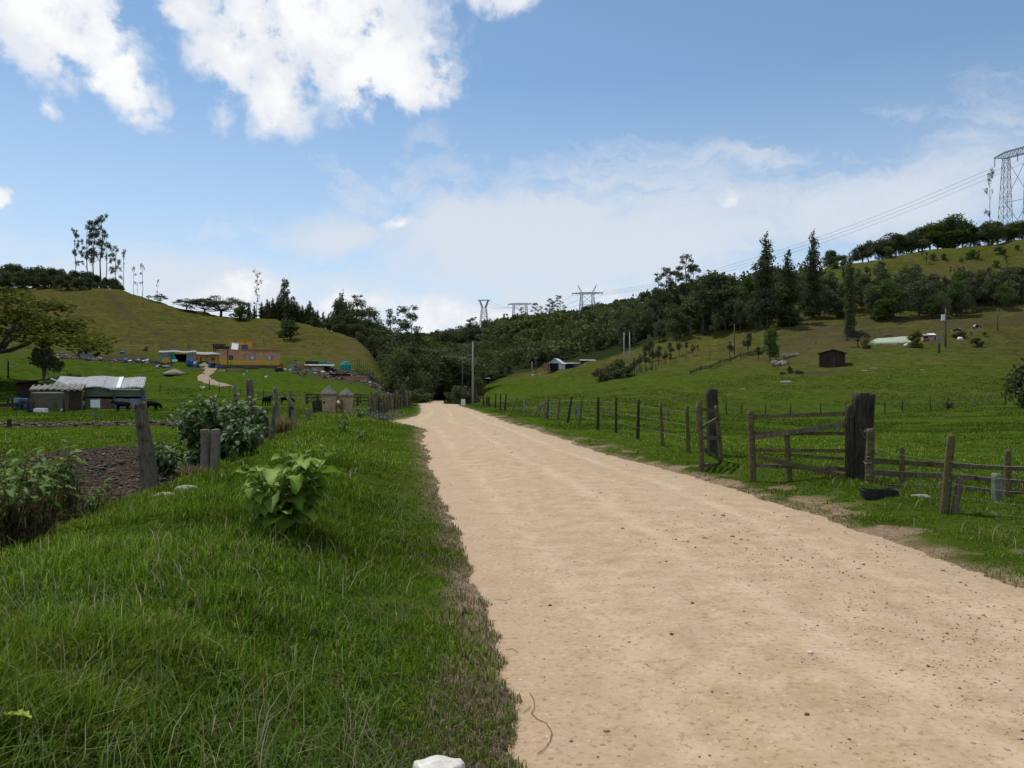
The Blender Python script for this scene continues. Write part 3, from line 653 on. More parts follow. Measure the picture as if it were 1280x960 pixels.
# brown tussocks near the stumps
for px, d, h_, lab in ((241, 15.5, .42, 'brown dried tussock in the grass below the paired grey stumps'), (352, 26, .8, 'yellowish dead grass tussock among the weathered fence posts')):
    n = 500; a = rng.random(n) * 2 * PI; q = rng.random(n) * h_ * .55
    V, Ft, C = blades(np.stack([np.cos(a) * q, np.sin(a) * q, rng.random(n) * .06 - .03], 1), rng.uniform(.5, 1, n) * h_, np.full(n, .018), rcol(n, [(.16,.12,.06),(.26,.21,.10),(.12,.14,.04)], [2, 2, 1.4]), 1.2)
    tag(link('grass_tussock', mesh_np('grass_tussock', V, Ft, GR, False, {'Col': ('FLOAT_COLOR', C)}), None, at(px, d)), lab, 'plant')

# ================================================================ trees
leafmat('crown_dark', (.038,.050,.020), (.125,.150,.062), .2, .8, .04, .25)
leafmat('crown_green', (.032,.058,.012), (.120,.170,.042), .22, .8, .04, .3)
leafmat('crown_scrub', (.050,.060,.030), (.160,.172,.085), .2, .85, .03, .35)
leafmat('crown_olive', (.045,.062,.009), (.160,.180,.028), .25, .8, .04, .1)
leafmat('crown_yellow', (.075,.085,.014), (.24,.24,.045), .3, .8, .04, .1)
leafmat('crown_grey', (.060,.070,.052), (.16,.175,.14), .15, .8, .04, .3)
leafmat('crown_plum', (.020,.020,.024), (.070,.066,.072), .1, .8, .04, .1)
leafmat('crown_brown', (.045,.038,.022), (.13,.108,.064), .15, .85, .03, .2)
leafmat('crown_far', (.042,.056,.020), (.165,.190,.070), .15, .85, .03, .0)
simple('bark', (.045,.038,.030), (.13,.115,.095), 5, .9, .5, .03)
simple('bark_pale', (.16,.15,.13), (.34,.32,.28), 4, .85, .4, .02)
def crown_np(cl, n, size, seed, flat=1.0, shell=.5):
    g = np.random.default_rng(seed); cl = np.array(cl, float); wt = cl[:, 3] ** 2; ci = g.choice(len(cl), n, p=wt / wt.sum())
    dv = g.normal(size=(n, 3)); dv /= np.linalg.norm(dv, axis=1)[:, None]; q = (shell + (1.08 - shell) * g.random(n) ** .7)[:, None]
    lump = 1 + .28 * np.sin(dv[:, :1] * 7 + ci[:, None]) * np.cos(dv[:, 1:2] * 6 + ci[:, None] * 2)
    c = cl[ci, :3] + dv * q * lump * np.stack([cl[ci, 3], cl[ci, 3], cl[ci, 4]], 1)
    a = g.normal(size=(n, 3)); a[:, 2] *= flat; a /= np.linalg.norm(a, axis=1)[:, None]; b = np.cross(a, g.normal(size=(n, 3))); b[:, 2] *= flat; b /= np.linalg.norm(b, axis=1)[:, None]
    sz = size * (.5 + .9 * g.random(n))[:, None]; V = np.stack([c - a * sz * .6, c - b * sz * .33, c + a * sz * .6, c + b * sz * .33], 1).reshape(-1, 3)
    Fq = (np.arange(n) * 4)[:, None] + np.arange(4)[None]; ct = g.random(len(cl))
    T = np.repeat(np.clip(.15 + .35 * ct[ci] + .5 * g.random(n), 0, 1), 4); return V, Fq, T
def trunk_mesh(limbs, mat, name='trunk'):
    mb = MB()
    for pts, r0, r1 in limbs:
        k = len(pts) - 1; mb.tube(pts, [r0 + (r1 - r0) * (i / k) for i in range(k + 1)], 6)
    return mb.mesh(name, mat, True)
def curve(a, b, sag=0, n=4, wob=.1):
    a = Vector(a); b = Vector(b); L = (b - a).length
    return [a.lerp(b, i / n) + Vector((random.uniform(-wob, wob) * L * .3, random.uniform(-wob, wob) * L * .3, sag * math.sin(PI * i / n))) * (0 < i < n) for i in range(n + 1)]
PROTO = {}
def proto(kind, H, cl, n, size, limbs, mat, bark='bark', flat=1.0, shell=.5, seed=1):
    V, Fq, T = crown_np(cl, n, size, seed, flat, shell)
    PROTO.setdefault(kind, []).append((H, trunk_mesh(limbs, M[bark]), mesh_np('crown', V, Fq, M[mat], False, {'tone': ('FLOAT', T)})))
def mk_bushy(kind, mat, seeds, H=10, rx=4.2, z0=.22, n=3400, size=.5, ncl=22, low=True):
    for sd_ in seeds:
        random.seed(sd_); cl = []
        for i in range(ncl):
            a = random.uniform(0, 2 * PI); u = random.random() ** .55; zz = random.uniform(z0 + .12, .9); lim = math.sin(PI * min(.98, (zz - z0) / (1.02 - z0)) ** .75)
            r = random.uniform(.9, 1.75) * rx / 4.2; cl.append((math.cos(a) * rx * .72 * u * lim, math.sin(a) * rx * .72 * u * lim, zz * H - .3, r, r * .8))
        limbs = [(curve((0, 0, -.4), (random.uniform(-.3, .3), random.uniform(-.3, .3), H * .5)), .26, .14)]
        for c in cl[:12]: limbs.append((curve((0, 0, H * random.uniform(.2, .45)), c[:3], .2), .10, .03))
        proto(kind, H, cl, n, size, limbs, mat, seed=sd_)
mk_bushy('bushy', 'crown_dark', (1, 2, 3), z0=.02, n=4200, size=.42, ncl=26); mk_bushy('green', 'crown_green', (4, 5, 6), z0=.04, n=4000, size=.42, ncl=24); mk_bushy('scrub', 'crown_scrub', (7, 8, 9), z0=.12, n=2300, size=.42, ncl=17)
mk_bushy('shrub', 'crown_green', (10, 11), H=3, rx=2.0, z0=-.1, n=1500, size=.28, ncl=14); mk_bushy('brownshrub', 'crown_brown', (12,), H=3, rx=2.2, z0=-.1, n=1300, size=.28, ncl=14)
mk_bushy('yellowshrub', 'crown_yellow', (13,), H=3, rx=1.3, z0=-.05, n=1500, size=.26, ncl=14); mk_bushy('darkshrub', 'crown_dark', (14, 15), H=3, rx=2.0, z0=-.1, n=1800, size=.26, ncl=16)
mk_bushy('wispy', 'crown_scrub', (33, 34, 35), H=12, rx=2.0, z0=.12, n=1250, size=.36, ncl=15); mk_bushy('olivetree', 'crown_scrub', (31, 32), H=8, rx=2.6, z0=.32, n=1300, size=.4, ncl=12)
for sd_ in (16, 17, 18, 19):            # tall thin gum trees: bare stem, leaf tufts at the branch ends
    random.seed(sd_); H = 22; top = Vector((random.uniform(-1, 1), 0, H - 1.5)); st_ = curve((0, 0, -.5), top, 0, 7, .06); limbs = [(st_, .30, .07)]; cl = []
    for k in range(15 if sd_ != 19 else 9):
        t = random.uniform(.38, 1); f = t * 7; i = min(6, int(f)); b = st_[i].lerp(st_[i + 1], f - i); a = random.uniform(0, 2 * PI); L = random.uniform(1.4, 3.4) * (1.25 - .6 * t)
        e = b + Vector((math.cos(a) * L, math.sin(a) * L, random.uniform(1.0, 2.8))); limbs.append((curve(b, e, -.2, 3, .15), .08, .03)); r = random.uniform(.55, 1.25); cl.append((e.x, e.y, e.z, r, r * .75))
        cl.append((e.x + random.uniform(-.8, .8), e.y, e.z + random.uniform(-1.1, -.2), r * .6, r * .5))
    cl.append((top.x, top.y, H - .8, 1.2, .9)); proto('gum' if sd_ != 19 else 'thingum', H, cl, 2600 if sd_ != 19 else 900, .33, limbs, 'crown_dark', 'bark_pale' if sd_ == 19 else 'bark', seed=sd_, shell=.3)
for sd_ in (20,):
    random.seed(sd_); H = 24; st_ = curve((0, 0, -.5), (.6, 0, H - 1), 0, 8, .05); limbs = [(st_, .24, .05)]; cl = []
    for k in range(26):
        t = random.uniform(.3, 1); f = t * 8; i = min(7, int(f)); b = st_[i].lerp(st_[i + 1], f - i); a = random.uniform(0, 2 * PI); L = random.uniform(.8, 2.6)
        e = b + Vector((math.cos(a) * L, math.sin(a) * L, random.uniform(.8, 2.2))); limbs.append((curve(b, e, -.2, 3, .15), .06, .02)); cl.append((e.x, e.y, e.z, random.uniform(.5, .9), .6))
    proto('palegum', H, cl, 1100, .28, limbs, 'crown_grey', 'bark_pale', seed=sd_, shell=.2)
for sd_ in (21, 22):                     # tall cypress with ragged tip
    random.seed(sd_); H = 20; cl = []
    for i in range(46):
        t = (i + .5) / 46; r = (2.5 * (1 - t) ** .75 + .25) * (.75 if t < .1 else 1) * random.uniform(.55, 1.15); a = random.uniform(0, 2 * PI); off = random.uniform(.1, .6) * r
        cl.append((math.cos(a) * off, math.sin(a) * off, .6 + t * (H - 1.0), r * .72 + .12, .9))
    proto('cypress', H, cl, 7500, .36, [(curve((0, 0, -.5), (0, 0, H - 1), 0, 5, .02), .3, .04)], 'crown_dark', seed=sd_, shell=.45)
random.seed(23); cl = [(random.uniform(-.25, .25), random.uniform(-.25, .25), .3 + i * .33, .95 * (1 - (i / 46) ** 5) * random.uniform(.85, 1.1) + .1, .6) for i in range(46)]
proto('column', 16, cl, 4200, .34, [([Vector((0, 0, -.5)), Vector((0, 0, 14))], .2, .05)], 'crown_dark', seed=23, shell=.5)
for sd_ in (24, 25):                     # broad dark conifer
    random.seed(sd_); H = 14; cl = []
    for i in range(44):
        t = (i + .5) / 44; R_ = 3.6 * (1 - t) ** .8 + .3; a = random.uniform(0, 2 * PI); o_ = R_ * random.uniform(.2, .8); cl.append((math.cos(a) * o_, math.sin(a) * o_, .8 + t * (H - 1.2), R_ * .42 + .2, .75))
    proto('conifer', H, cl, 4200, .42, [([Vector((0, 0, -.5)), Vector((0, 0, H - 1))], .3, .05)], 'crown_dark', seed=sd_, shell=.4)
for sd_, mt, kd in ((26, 'crown_dark', 'umbrella'), (27, 'crown_dark', 'umbrella'), (28, 'crown_olive', 'olive'), (29, 'crown_plum', 'plum')):
    random.seed(sd_); H = 8; cl = []; limbs = []
    for k in range(44):
        a = 2.39996 * k + random.uniform(-.4, .4); q = math.sqrt((k + .5) / 44) * 5.6; zz = H - .9 - .075 * q * q + random.uniform(-2.2, .1) * (1 if kd != 'umbrella' else .8)
        cl.append((math.cos(a) * q, math.sin(a) * q, zz, random.uniform(1.0, 1.7), .55)); 
        if k % 3 == 1: limbs.append((curve((0, 0, H * .3), (cl[-1][0] * .9, cl[-1][1] * .9, zz - .3), -.5, 4, .12), .16, .04))
    limbs.append(([Vector((0, 0, -.5)), Vector((.1, 0, H * .35))], .32, .26))
    proto(kd, H, cl, 13000 if kd == 'olive' else 8000, .26, limbs, mt, seed=sd_, flat=.35, shell=.15)
random.seed(30); limbs = []; st_ = curve((0, 0, -.4), (.5, 0, 11), 0, 6, .08); limbs.append((st_, .2, .04))
for k in range(26):
    t = random.uniform(.25, .98); f = t * 6; i = min(5, int(f)); b = st_[i].lerp(st_[i + 1], f - i); a = random.uniform(0, 2 * PI); e = b + Vector((math.cos(a), math.sin(a), 1.3)) * random.uniform(.8, 2.0); limbs.append((curve(b, e, 0, 3, .2), .05, .015))
proto('bare', 12, [(0.4, 0, 10, 1.5, 1.5)], 40, .25, limbs, 'crown_brown', 'bark_pale', seed=30)
_cnt = {}
KNAME = {'wispy': 'scrub_tree', 'bushy': 'bushy_tree', 'green': 'bushy_tree', 'scrub': 'scrub_tree', 'shrub': 'shrub', 'brownshrub': 'shrub', 'yellowshrub': 'shrub', 'darkshrub': 'shrub', 'olivetree': 'small_tree', 'gum': 'gum_tree', 'thingum': 'gum_tree',
 'palegum': 'gum_tree', 'cypress': 'cypress_tree', 'column': 'cypress_tree', 'conifer': 'conifer_tree', 'umbrella': 'umbrella_tree', 'olive': 'umbrella_tree', 'plum': 'umbrella_tree', 'bare': 'bare_tree'}
def tree(kind, px, top, d, label, group=None, w=1.0, v=None, cat=None, base=None, x=None):
    i = _cnt.get(kind, 0); _cnt[kind] = i + 1; H, tm, cm = PROTO[kind][(i if v is None else v) % len(PROTO[kind])]
    p = at(px, d); ztop = EYE + (HY - top) / F * d; h = max(.5, ztop - p.z); sc = h / H
    root = empty(KNAME[kind], p, label, cat or ('shrub' if 'shrub' in kind else 'tree'), group, rz=random.uniform(0, 2 * PI)); root.scale = (sc * w, sc * w, sc)
    link('trunk', tm, root); link('crown', cm, root); return root
random.seed(101)
# ---- left ridge
g1 = 'dark bushy trees massed along the top of the left hill'; l1 = 'dark bushy tree in the dense belt along the top of the left hill'
for i, px in enumerate(range(-40, 158, 9)):
    tp = np.interp(px, [-40, 0, 25, 50, 90, 120, 150], [326, 330, 330, 333, 338, 340, 352]) + random.uniform(-3, 4)
    tree('bushy', px + random.uniform(-2, 2), tp, 272 + random.uniform(-3, 6), l1, g1, 1.25)
    tree('bushy', px + random.uniform(-4, 4), tp + 9, 259 + random.uniform(-2, 3), l1, g1, 1.35)
for px, tp, k, w_, lab in ((94, 288, 'gum', .55, 'slim gum tree standing apart left of the tall gum cluster on the left hill'), (109, 281, 'gum', .75, 'leaning gum tree on the left side of the tall hilltop cluster'),
    (117, 277, 'gum', .8, 'gum tree in the middle of the tall hilltop cluster'), (126, 271, 'gum', .85, 'tallest gum tree of the cluster on the left hill'), (133, 292, 'gum', .7, 'shorter gum tree right of the tallest one on the left hill'),
    (145, 307, 'gum', .75, 'dark crowned gum tree at the right end of the hilltop cluster'), (154, 314, 'thingum', .7, 'sparse pale gum tree behind the right end of the hilltop cluster')):
    tree(k, px, tp, 276 + random.uniform(-3, 3), lab, None, w_)
for px, tp, w_, lab in ((167, 334, .7, 'thin wispy gum tree, first one down the slope from the hilltop cluster'), (178, 331, .75, 'thin wispy gum tree, second one down the slope from the hilltop cluster')):
    tree('thingum', px, tp, 262, lab, None, w_)
tree('bare', 172, 352, 258, 'small sparse tree between the two wispy gum trees', None, .8)
tree('thingum', 197, 350, 256, 'thin tree with small dark tufts above a low umbrella crown', None, .6); tree('umbrella', 200, 366, 255, 'low umbrella-shaped tree on the slope right of the wispy gum trees', None, .9); tree('umbrella', 186, 368, 256, 'small umbrella-shaped tree left of the low one on the slope', None, .7)
for px, tp, w_, lab in ((233, 374, 1.0, 'flat umbrella tree at the left of the saddle group'), (256, 373, 1.0, 'flat umbrella tree in the middle of the saddle group'), (276, 370, 1.15, 'widest flat umbrella tree of the saddle group')):
    tree('umbrella', px, tp - 2, 246, lab, None, w_ * 1.45)
tree('palegum', 321, 335, 262, 'tall pale see-through gum tree on the saddle of the left hills', None, .75)
g2 = 'dark cypresses in the row behind the second left hill'; l2 = 'narrow dark cypress in the row behind the second left hill'
for px, tp in ((311, 379), (318, 381), (327, 377), (334, 373), (341, 372), (347, 370), (364, 372), (371, 376), (378, 381), (385, 379), (391, 384), (387.5, 375), (397, 387), (404, 389), (350, 375), (360, 370), (368, 374), (374, 380), (382, 384), (337, 376), (344, 379), (411, 391), (330, 382), (394, 388)):
    tree('cypress', px, tp, 256 + random.uniform(-4, 4), l2, g2, 1.7)
tree('conifer', 355, 346, 258, 'large dark conifer rising above the cypress row', None, .78); tree('gum', 358, 352, 260, 'dark tree with spreading top right behind the large conifer', None, 1.0)
tree('shrub', 301, 380, 238, 'green bush in the dip between the two left hills', None, 1.1); tree('green', 312, 388, 240, 'low green tree in the dip between the two left hills', None, .9)
tree('conifer', 428, 363, 246, 'broad dark conifer at the head of the dark tree belt', None, .95); tree('bushy', 424, 372, 244, 'dark tree tucked under the broad conifer', None, 1.0)
tree('umbrella', 448, 370, 242, 'round open-crowned tree right of the broad conifer', None, .62); tree('gum', 446, 373, 243, 'dark gum tree behind the round open crown', None, 1.3); tree('bare', 470, 382, 244, 'bare whitish tree on the skyline above the dark belt', None, .8)
tree('gum', 487, 386, 238, 'gum tree with rounded dark tufts above the dark belt', None, 1.0); tree('gum', 502, 400, 225, 'gum tree left of the lowest pair on the dark belt', None, 1.1); tree('gum', 513, 391, 222, 'gum tree with a full crown at the right end of the dark belt', None, 1.35)
tree('gum', 522, 408, 216, 'short gum tree at the foot of the dark belt', None, 1.3)
g3 = 'dark trees of the belt running down the second left hill'; l3 = 'dark bushy tree in the belt running down the second left hill'
for px in range(392, 530, 8):
    t0 = np.interp(px, [390, 410, 430, 450, 470, 490, 505, 530], [397, 396, 392, 394, 402, 410, 416, 425]); gr_ = np.interp(px, [390, 440, 470, 490, 500, 530], [403, 415, 430, 445, 460, 490])
    k = 0
    while t0 < gr_ - 4 and k < 6:
        tree('bushy', px + random.uniform(-3, 3), t0 + random.uniform(-2, 3), 236 - k * 7 - max(0, px - 470) * .35, l3, g3, 1.25); t0 += 10; k += 1
# ---- trees around the end of the road
g4 = 'trees crowding round the bend at the end of the road'; l4 = 'dark green tree in the crowd round the bend at the end of the road'
for px, tp, d in ((499,433,150),(508,440,140),(516,446,150),(524,440,165),(512,425,180),(530,432,180),(538,440,175),(546,447,200),(536,420,215),(548,430,230),(556,440,235),(520,455,160),(500,458,150),(528,462,172),(505,470,146),(540,462,215),(552,458,232),
    (566,425,235),(575,436,220),(584,445,205),(594,440,215),(604,436,240),(562,445,225),(572,455,200),(582,462,185),(592,458,190),(568,470,182),(600,455,225),(612,446,245),(560,468,205),(548,470,235),(622,452,250),(636,455,255)):
    tree(('bushy', 'green', 'bushy')[(px + d) % 3], px, tp, d, l4, g4, 1.15)
tree('umbrella', 556, 428, 185, 'wide flat-crowned tree above the end of the road', None, 1.25); tree('umbrella', 545, 434, 188, 'flat-crowned tree left behind the widest one above the road end', None, 1.2)
tree('darkshrub', 569, 481, 118, 'rounded dark bush on the right verge at the road bend', None, 1.15); tree('brownshrub', 583, 477, 122, 'greyish bush right behind the rounded dark bush', None, 1.3); tree('scrub', 597, 466, 126, 'grey scrubby tree just right of the roadside power pole', None, .8)
tree('shrub', 514, 488, 100, 'low bush behind the end of the left picket fence', None, 1.2); tree('scrub', 505, 478, 112, 'scrubby tree behind the end of the left picket fence', None, 1.2); tree('darkshrub', 523, 484, 128, 'dark bush at the left side of the road bend', None, 1.6)
# ---- left slope
tree('olive', -14, 348, 98, 'spreading flat-layered yellow-green tree at the left picture edge', None, 1.3, v=0)
tree('olivetree', 55, 418, 96, 'slender green tree behind the metal-roofed cowshed', None, 1.0); tree('shrub', 94, 461, 88, 'low dark bush behind the metal cowshed roof', None, 1.3); tree('shrub', 70, 468, 86, 'small bush at the foot of the slender tree behind the cowshed', None, 1.0)
tree('green', 362, 399, 198, 'round bush halfway up the second left hill', None, 2.1, cat='shrub'); tree('darkshrub', 392, 431, 192, 'small round shrub below the bush on the second left hill', None, .8); tree('darkshrub', 404, 433.5, 194, 'tiny shrub right of the small round one on the second left hill', None, .9)
tree('darkshrub', 183, 432, 175, 'little dark tree on the slope above the rubble', None, .9)
# ---- right hillside
tree('gum', 835, 336, 262, 'gum tree at the left end of the wispy skyline cluster', None, 1.3); tree('gum', 845, 338, 260, 'second gum tree of the wispy skyline cluster', None, 1.2); tree('gum', 856, 318, 258, 'tallest gum tree of the wispy skyline cluster', None, 1.1); tree('gum', 867, 333, 256, 'gum tree right of the tallest in the wispy skyline cluster', None, 1.2); tree('gum', 824, 345, 264, 'low gum tree leading the wispy skyline cluster', None, 1.3)
tree('bushy', 897, 336, 222, 'biggest round dark tree in the middle of the right hillside', None, 1.35, v=0); tree('bushy', 884, 350, 220, 'dark tree leaning against the biggest round one', None, 1.3, v=1); tree('green', 910, 350, 226, 'dark green tree right of the biggest round one', None, 1.3, v=2); tree('gum', 880, 345, 215, 'forked dark trunked tree before the biggest round tree', None, 1.5)
tree('cypress', 957, 290, 206, 'tall ragged cypress, left one of the three on the right hill', None, 1.35, v=0); tree('cypress', 985, 310, 208, 'middle and shortest of the three ragged cypresses', None, 1.45, v=1); tree('cypress', 1016, 287, 212, 'tall slim cypress, right one of the three on the right hill', None, 1.1, v=0); tree('column', 1062, 312, 172, 'narrow columnar cypress standing apart on the right slope', None, .85)
g5 = 'grey-green scrub trees covering the right hillside'; l5 = 'grey-green scrub tree in the wood on the right hillside'
lo = ([700, 760, 830, 880, 950, 1000, 1080, 1180, 1280], [452, 442, 432, 425, 412, 402, 400, 398, 380]); hi = ([700, 760, 830, 880, 950, 1000, 1050, 1080, 1180, 1280], [440, 410, 365, 352, 345, 345, 330, 345, 350, 352])
for i in range(230):
    px = 775 + 520 * ((i * .618034) % 1); pb = random.uniform(np.interp(px, *hi) + 22, np.interp(px, *lo)); 
    q = hit(px, pb, 60)
    if q.y > 330: continue
    h = random.uniform(6, 11.5) * (1 if px < 1040 else .85); tp = pb - h / q.y * F
    tree(('scrub', 'wispy', 'wispy', 'olivetree', 'wispy', 'green', 'wispy', 'scrub')[i % 8] if px > 930 else ('bushy', 'wispy', 'scrub', 'green')[i % 4], px, tp - (4 if i % 3 == 0 else 0), q.y, l5, g5, random.uniform(.75, 1.15))
g6 = 'round dark trees in the line along the right ridge'; l6 = 'round dark tree in the line along the right ridge'
for px, tp in ((1035,318),(1043,314),(1056,317),(1063,308),(1076,306),(1086,298),(1096,301),(1104,297),(1114,289),(1122,292),(1130,293),(1138,289),(1147,286),(1155,279),(1164,280),(1171,275),(1179,278),(1187,272),(1195,269),(1203,273),(1212,280),(1219,283),(1232,277),(1241,273),(1250,275),(1258,279),(1266,277),(1276,271),(1286,268),(1298,270)):
    tree(random.choice(('bushy', 'bushy', 'green', 'scrub')), px + random.uniform(-3, 3), tp + random.uniform(-3, 4), np.interp(px, [1030, 1300], [296, 292]) + random.uniform(-3, 3), l6, g6, random.uniform(1.0, 1.6))
for k in range(26):
    q = hit(1045 + 240 * ((k * .618) % 1), random.uniform(318, 352) - (0 if k % 2 else 4), 60)
    if q.y < 330: tree(('shrub', 'wispy', 'scrub')[k % 3], CX + q.x / q.y * F, HY - (q.z - EYE) / q.y * F - random.uniform(7, 15), q.y, 'small bushy growth dotted over the upper right hillside', 'small bushy growth dotted over the upper right hillside', 1.2)
tree('thingum', 1237, 215, 290, 'very thin tall tree with few leaf tufts beside the big pylon', None, .5)
tree('green', 963, 409, 147, 'leafy tree standing out on the right pasture edge', None, .95); tree('olivetree', 948, 432, 150, 'small thin tree left of the leafy one on the pasture edge', None, 1.0)
tree('plum', 1072, 409, 149, 'dark purplish umbrella tree left of the pale greenhouse', None, .78); tree('yellowshrub', 1082, 421, 141, 'light green shrub in front of the purplish umbrella tree', None, 1.1); tree('yellowshrub', 1145, 411, 139, 'tall yellow-green shrub between greenhouse and brick hut', None, 1.15)
tree('brownshrub', 1200, 412, 150, 'brown bush right of the wooden power pole', None, 1.5); tree('brownshrub', 1214, 415, 152, 'brown bush beside a grey-green one above the pasture', None, 1.2); tree('shrub', 1231, 414, 150, 'grey-green bush near the top of the right pasture', None, 1.3); tree('shrub', 1221, 421, 141, 'small green bush on the pasture right of the power pole', None, 1.1)
tree('shrub', 987, 456, 120, 'small olive bush by the muddy hollow', None, .7); tree('brownshrub', 998, 461, 116, 'low brown brambles along the muddy hollow', None, 1.8); tree('brownshrub', 978, 465, 116, 'low brown brambles at the left of the muddy hollow', None, 1.8)
tree('darkshrub', 1296, 436, 66, 'dense dark green shrub at the right picture edge', None, .80, v=0); tree('scrub', 1185, 499, 73, 'small grey bush on the wire fence across the right field', None, 1.9, cat='shrub')
tree('darkshrub', 776, 448, 150, 'dark bush at the left foot of the right pasture', None, 1.5); tree('darkshrub', 768, 455, 146, 'dark bush below another at the left foot of the right pasture', None, 1.3); tree('brownshrub', 752, 456, 143, 'brownish bush at the lower left tip of the right pasture', None, 1.1)
g7 = 'thin young trees along the edge of the right pasture'; l7 = 'thin young tree with a light crown along the edge of the right pasture'
for px, tp, d in ((800,440,158),(807,437,165),(815,432,170),(823,430,175),(832,436,172),(838,426,180),(849,424,182),(858,426,185),(866,428,180),(838,440,165),(793,445,150),(872,430,186),(812,415,182),(935,414,160),(912,424,160)):
    tree('olivetree', px, tp, d, l7, g7, .75)
for px, tp, d, lab in ((669, 379, 505, 'first tiny tree on the far central skyline'), (677, 384, 500, 'tiny tree between the low pylon and the skyline gums'), (686, 373, 498, 'tall tiny tree, left of the far skyline pair'), (692, 377, 495, 'dark tiny tree beside the tall one on the far skyline'), (700, 371, 492, 'tall thin tree at the right end of the far skyline'), (653, 384, 512, 'tiny dark tree under the low double pylon')):
    tree('gum', px, tp, d, lab, None, 1.6)
for i, (px, tp) in enumerate(((542,416),(550,413),(558,410),(566,412),(572,408),(579,406),(585,404),(591,403),(598,402),(590,398))):
    tree(('gum', 'thingum', 'scrub')[i % 3], px, tp, 430, 'feathery tree on the skyline above the end of the road', 'feathery trees on the skyline above the end of the road', 1.8)
# ---- far wooded hill: one mass
Vs, Fs, Ts = [], [], []; nv = 0; g = np.random.default_rng(5); made = 0
while made < 1500:
    px = g.uniform(500, 1010); d = g.uniform(235, 620)
    if px < 560 and d < 260: continue
    x = (px - CX) / F * d; z = Zs(x, d); py = HY - (z - EYE) / d * F
    dn = np.interp(px, [500, 600, 640, 700, 760, 850, 930, 1010], [215, 240, 258, 262, 248, 262, 285, 300]); 
    if d < dn: continue
    if px > 920 and g.random() < .5: continue
    h = g.uniform(4.0, 8.5) * (1.0 if d < 400 else .8); r = h * g.uniform(.36, .55); ncl = 4
    cl = [(g.normal(0, r * .4), g.normal(0, r * .4), h * g.uniform(.35, .8), r * g.uniform(.5, .8), r * .6) for _ in range(ncl)]
    n = 110; V, Fq, T = crown_np(cl, n, .55 + d / 480, int(g.integers(1e9))); t0 = g.random() * .55 + (.4 if 600 < px < 700 and d > 430 and g.random() < .6 else 0)
    Vs.append(V + np.array([x, d, z])); Fs.append(Fq + nv); nv += len(V); Ts.append(np.clip(t0 + (T - .5) * .6 + .1, 0, 1.3)); made += 1
tag(link('forest', mesh_np('forest', np.concatenate(Vs), np.concatenate(Fs), M['crown_far'], False, {'tone': ('FLOAT', np.concatenate(Ts))})), 'dark green wood covering the far central hill', 'forest', None, 'stuff')
# ================================================================ materials for built things
simple('old_wood', (.058,.047,.035), (.22,.185,.14), 7, .9, .9, .012, .1, 0, (6, 6, .7), dark=(.018,.015,.012), dscale=5, damt=.8)
simple('black_wood', (.014,.012,.010), (.078,.066,.053), 7, .85, .9, .012, .12, 0, (7, 7, .6), dark=(.10,.115,.05), dscale=3.0, damt=.35)
simple('mossy_wood', (.050,.044,.022), (.185,.165,.080), 9, .9, .8, .008, .1, 0, (3, 3, 3), dark=(.020,.018,.014), dscale=4, damt=.7)
simple('grey_wood', (.10,.085,.065), (.28,.245,.20), 9, .9, .8, .01, .1, 0, (6, 6, .7), dark=(.05,.042,.035), dscale=4, damt=.6)
simple('plank_wall', (.085,.070,.055), (.20,.175,.14), 3, .9, .5, .02, .1, 0, (.35, 1, 5), dark=(.03,.026,.02), dscale=1.2, damt=.5)
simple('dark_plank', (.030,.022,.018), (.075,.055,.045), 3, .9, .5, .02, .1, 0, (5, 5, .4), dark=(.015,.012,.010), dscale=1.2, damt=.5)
simple('concrete', (.20,.185,.16), (.36,.335,.29), 9, .9, .5, .006, .15, dark=(.10,.095,.08), dscale=2.5, damt=.6)
simple('concrete_pole', (.24,.235,.225), (.38,.37,.35), 6, .85, .2, .004, .15)
simple('pillar_render', (.31,.23,.14), (.48,.37,.24), 5, .9, .4, .006, .1, dark=(.15,.13,.105), dscale=2, damt=.6)
simple('mossy_cap', (.10,.105,.070), (.26,.255,.20), 8, .95, .6, .01, .1, dark=(.07,.08,.04), dscale=3, damt=.7)
simple('zinc', (.20,.21,.225), (.33,.345,.365), 1.5, .6, .1, .004, .3, .2, dark=(.17,.14,.12), dscale=.9, damt=.6)
simple('bright_zinc', (.60,.62,.65), (.78,.80,.82), 1.5, .5, .1, .004, .4, .2)
simple('asbestos', (.15,.15,.12), (.30,.29,.24), 4, .95, .4, .01, .1, dark=(.10,.095,.07), dscale=2, damt=.8)
simple('tarp_green', (.115,.140,.095), (.175,.20,.14), 2.5, .7, .3, .02, .2, dark=(.07,.08,.055), dscale=1.1, damt=.5)
simple('tarp_blue', (.16,.20,.27), (.28,.32,.40), 3, .7, .3, .02, .2, dark=(.10,.12,.16), dscale=1.5, damt=.5)
simple('barrel_blue', (.020,.085,.26), (.035,.125,.34), 4, .45, .05, .002, .4, dark=(.05,.08,.14), dscale=2, damt=.4)
simple('barrel_teal', (.045,.16,.27), (.075,.21,.33), 4, .45, .05, .002, .4)
simple('yellow_paint', (.56,.32,.05), (.68,.41,.07), 2, .85, .1, .003, .2, dark=(.30,.17,.05), dscale=.8, damt=.5)
simple('white_paint', (.66,.67,.66), (.82,.82,.80), 3, .7, .1, .003, .3)
simple('blue_paint', (.02,.06,.30), (.03,.09,.40), 3, .6, .1, .003, .3)
simple('red_paint', (.26,.055,.035), (.40,.085,.055), 3, .8, .1, .003, .2)
simple('teal_net', (.015,.20,.165), (.03,.33,.26), 4, .8, .3, .02, .1)
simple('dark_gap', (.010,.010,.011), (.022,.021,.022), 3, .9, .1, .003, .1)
simple('rust', (.12,.055,.03), (.26,.13,.08), 5, .8, .2, .004, .2)
simple('wire', (.10,.09,.08), (.20,.185,.17), 9, .5, .05, .001, .4, .5)
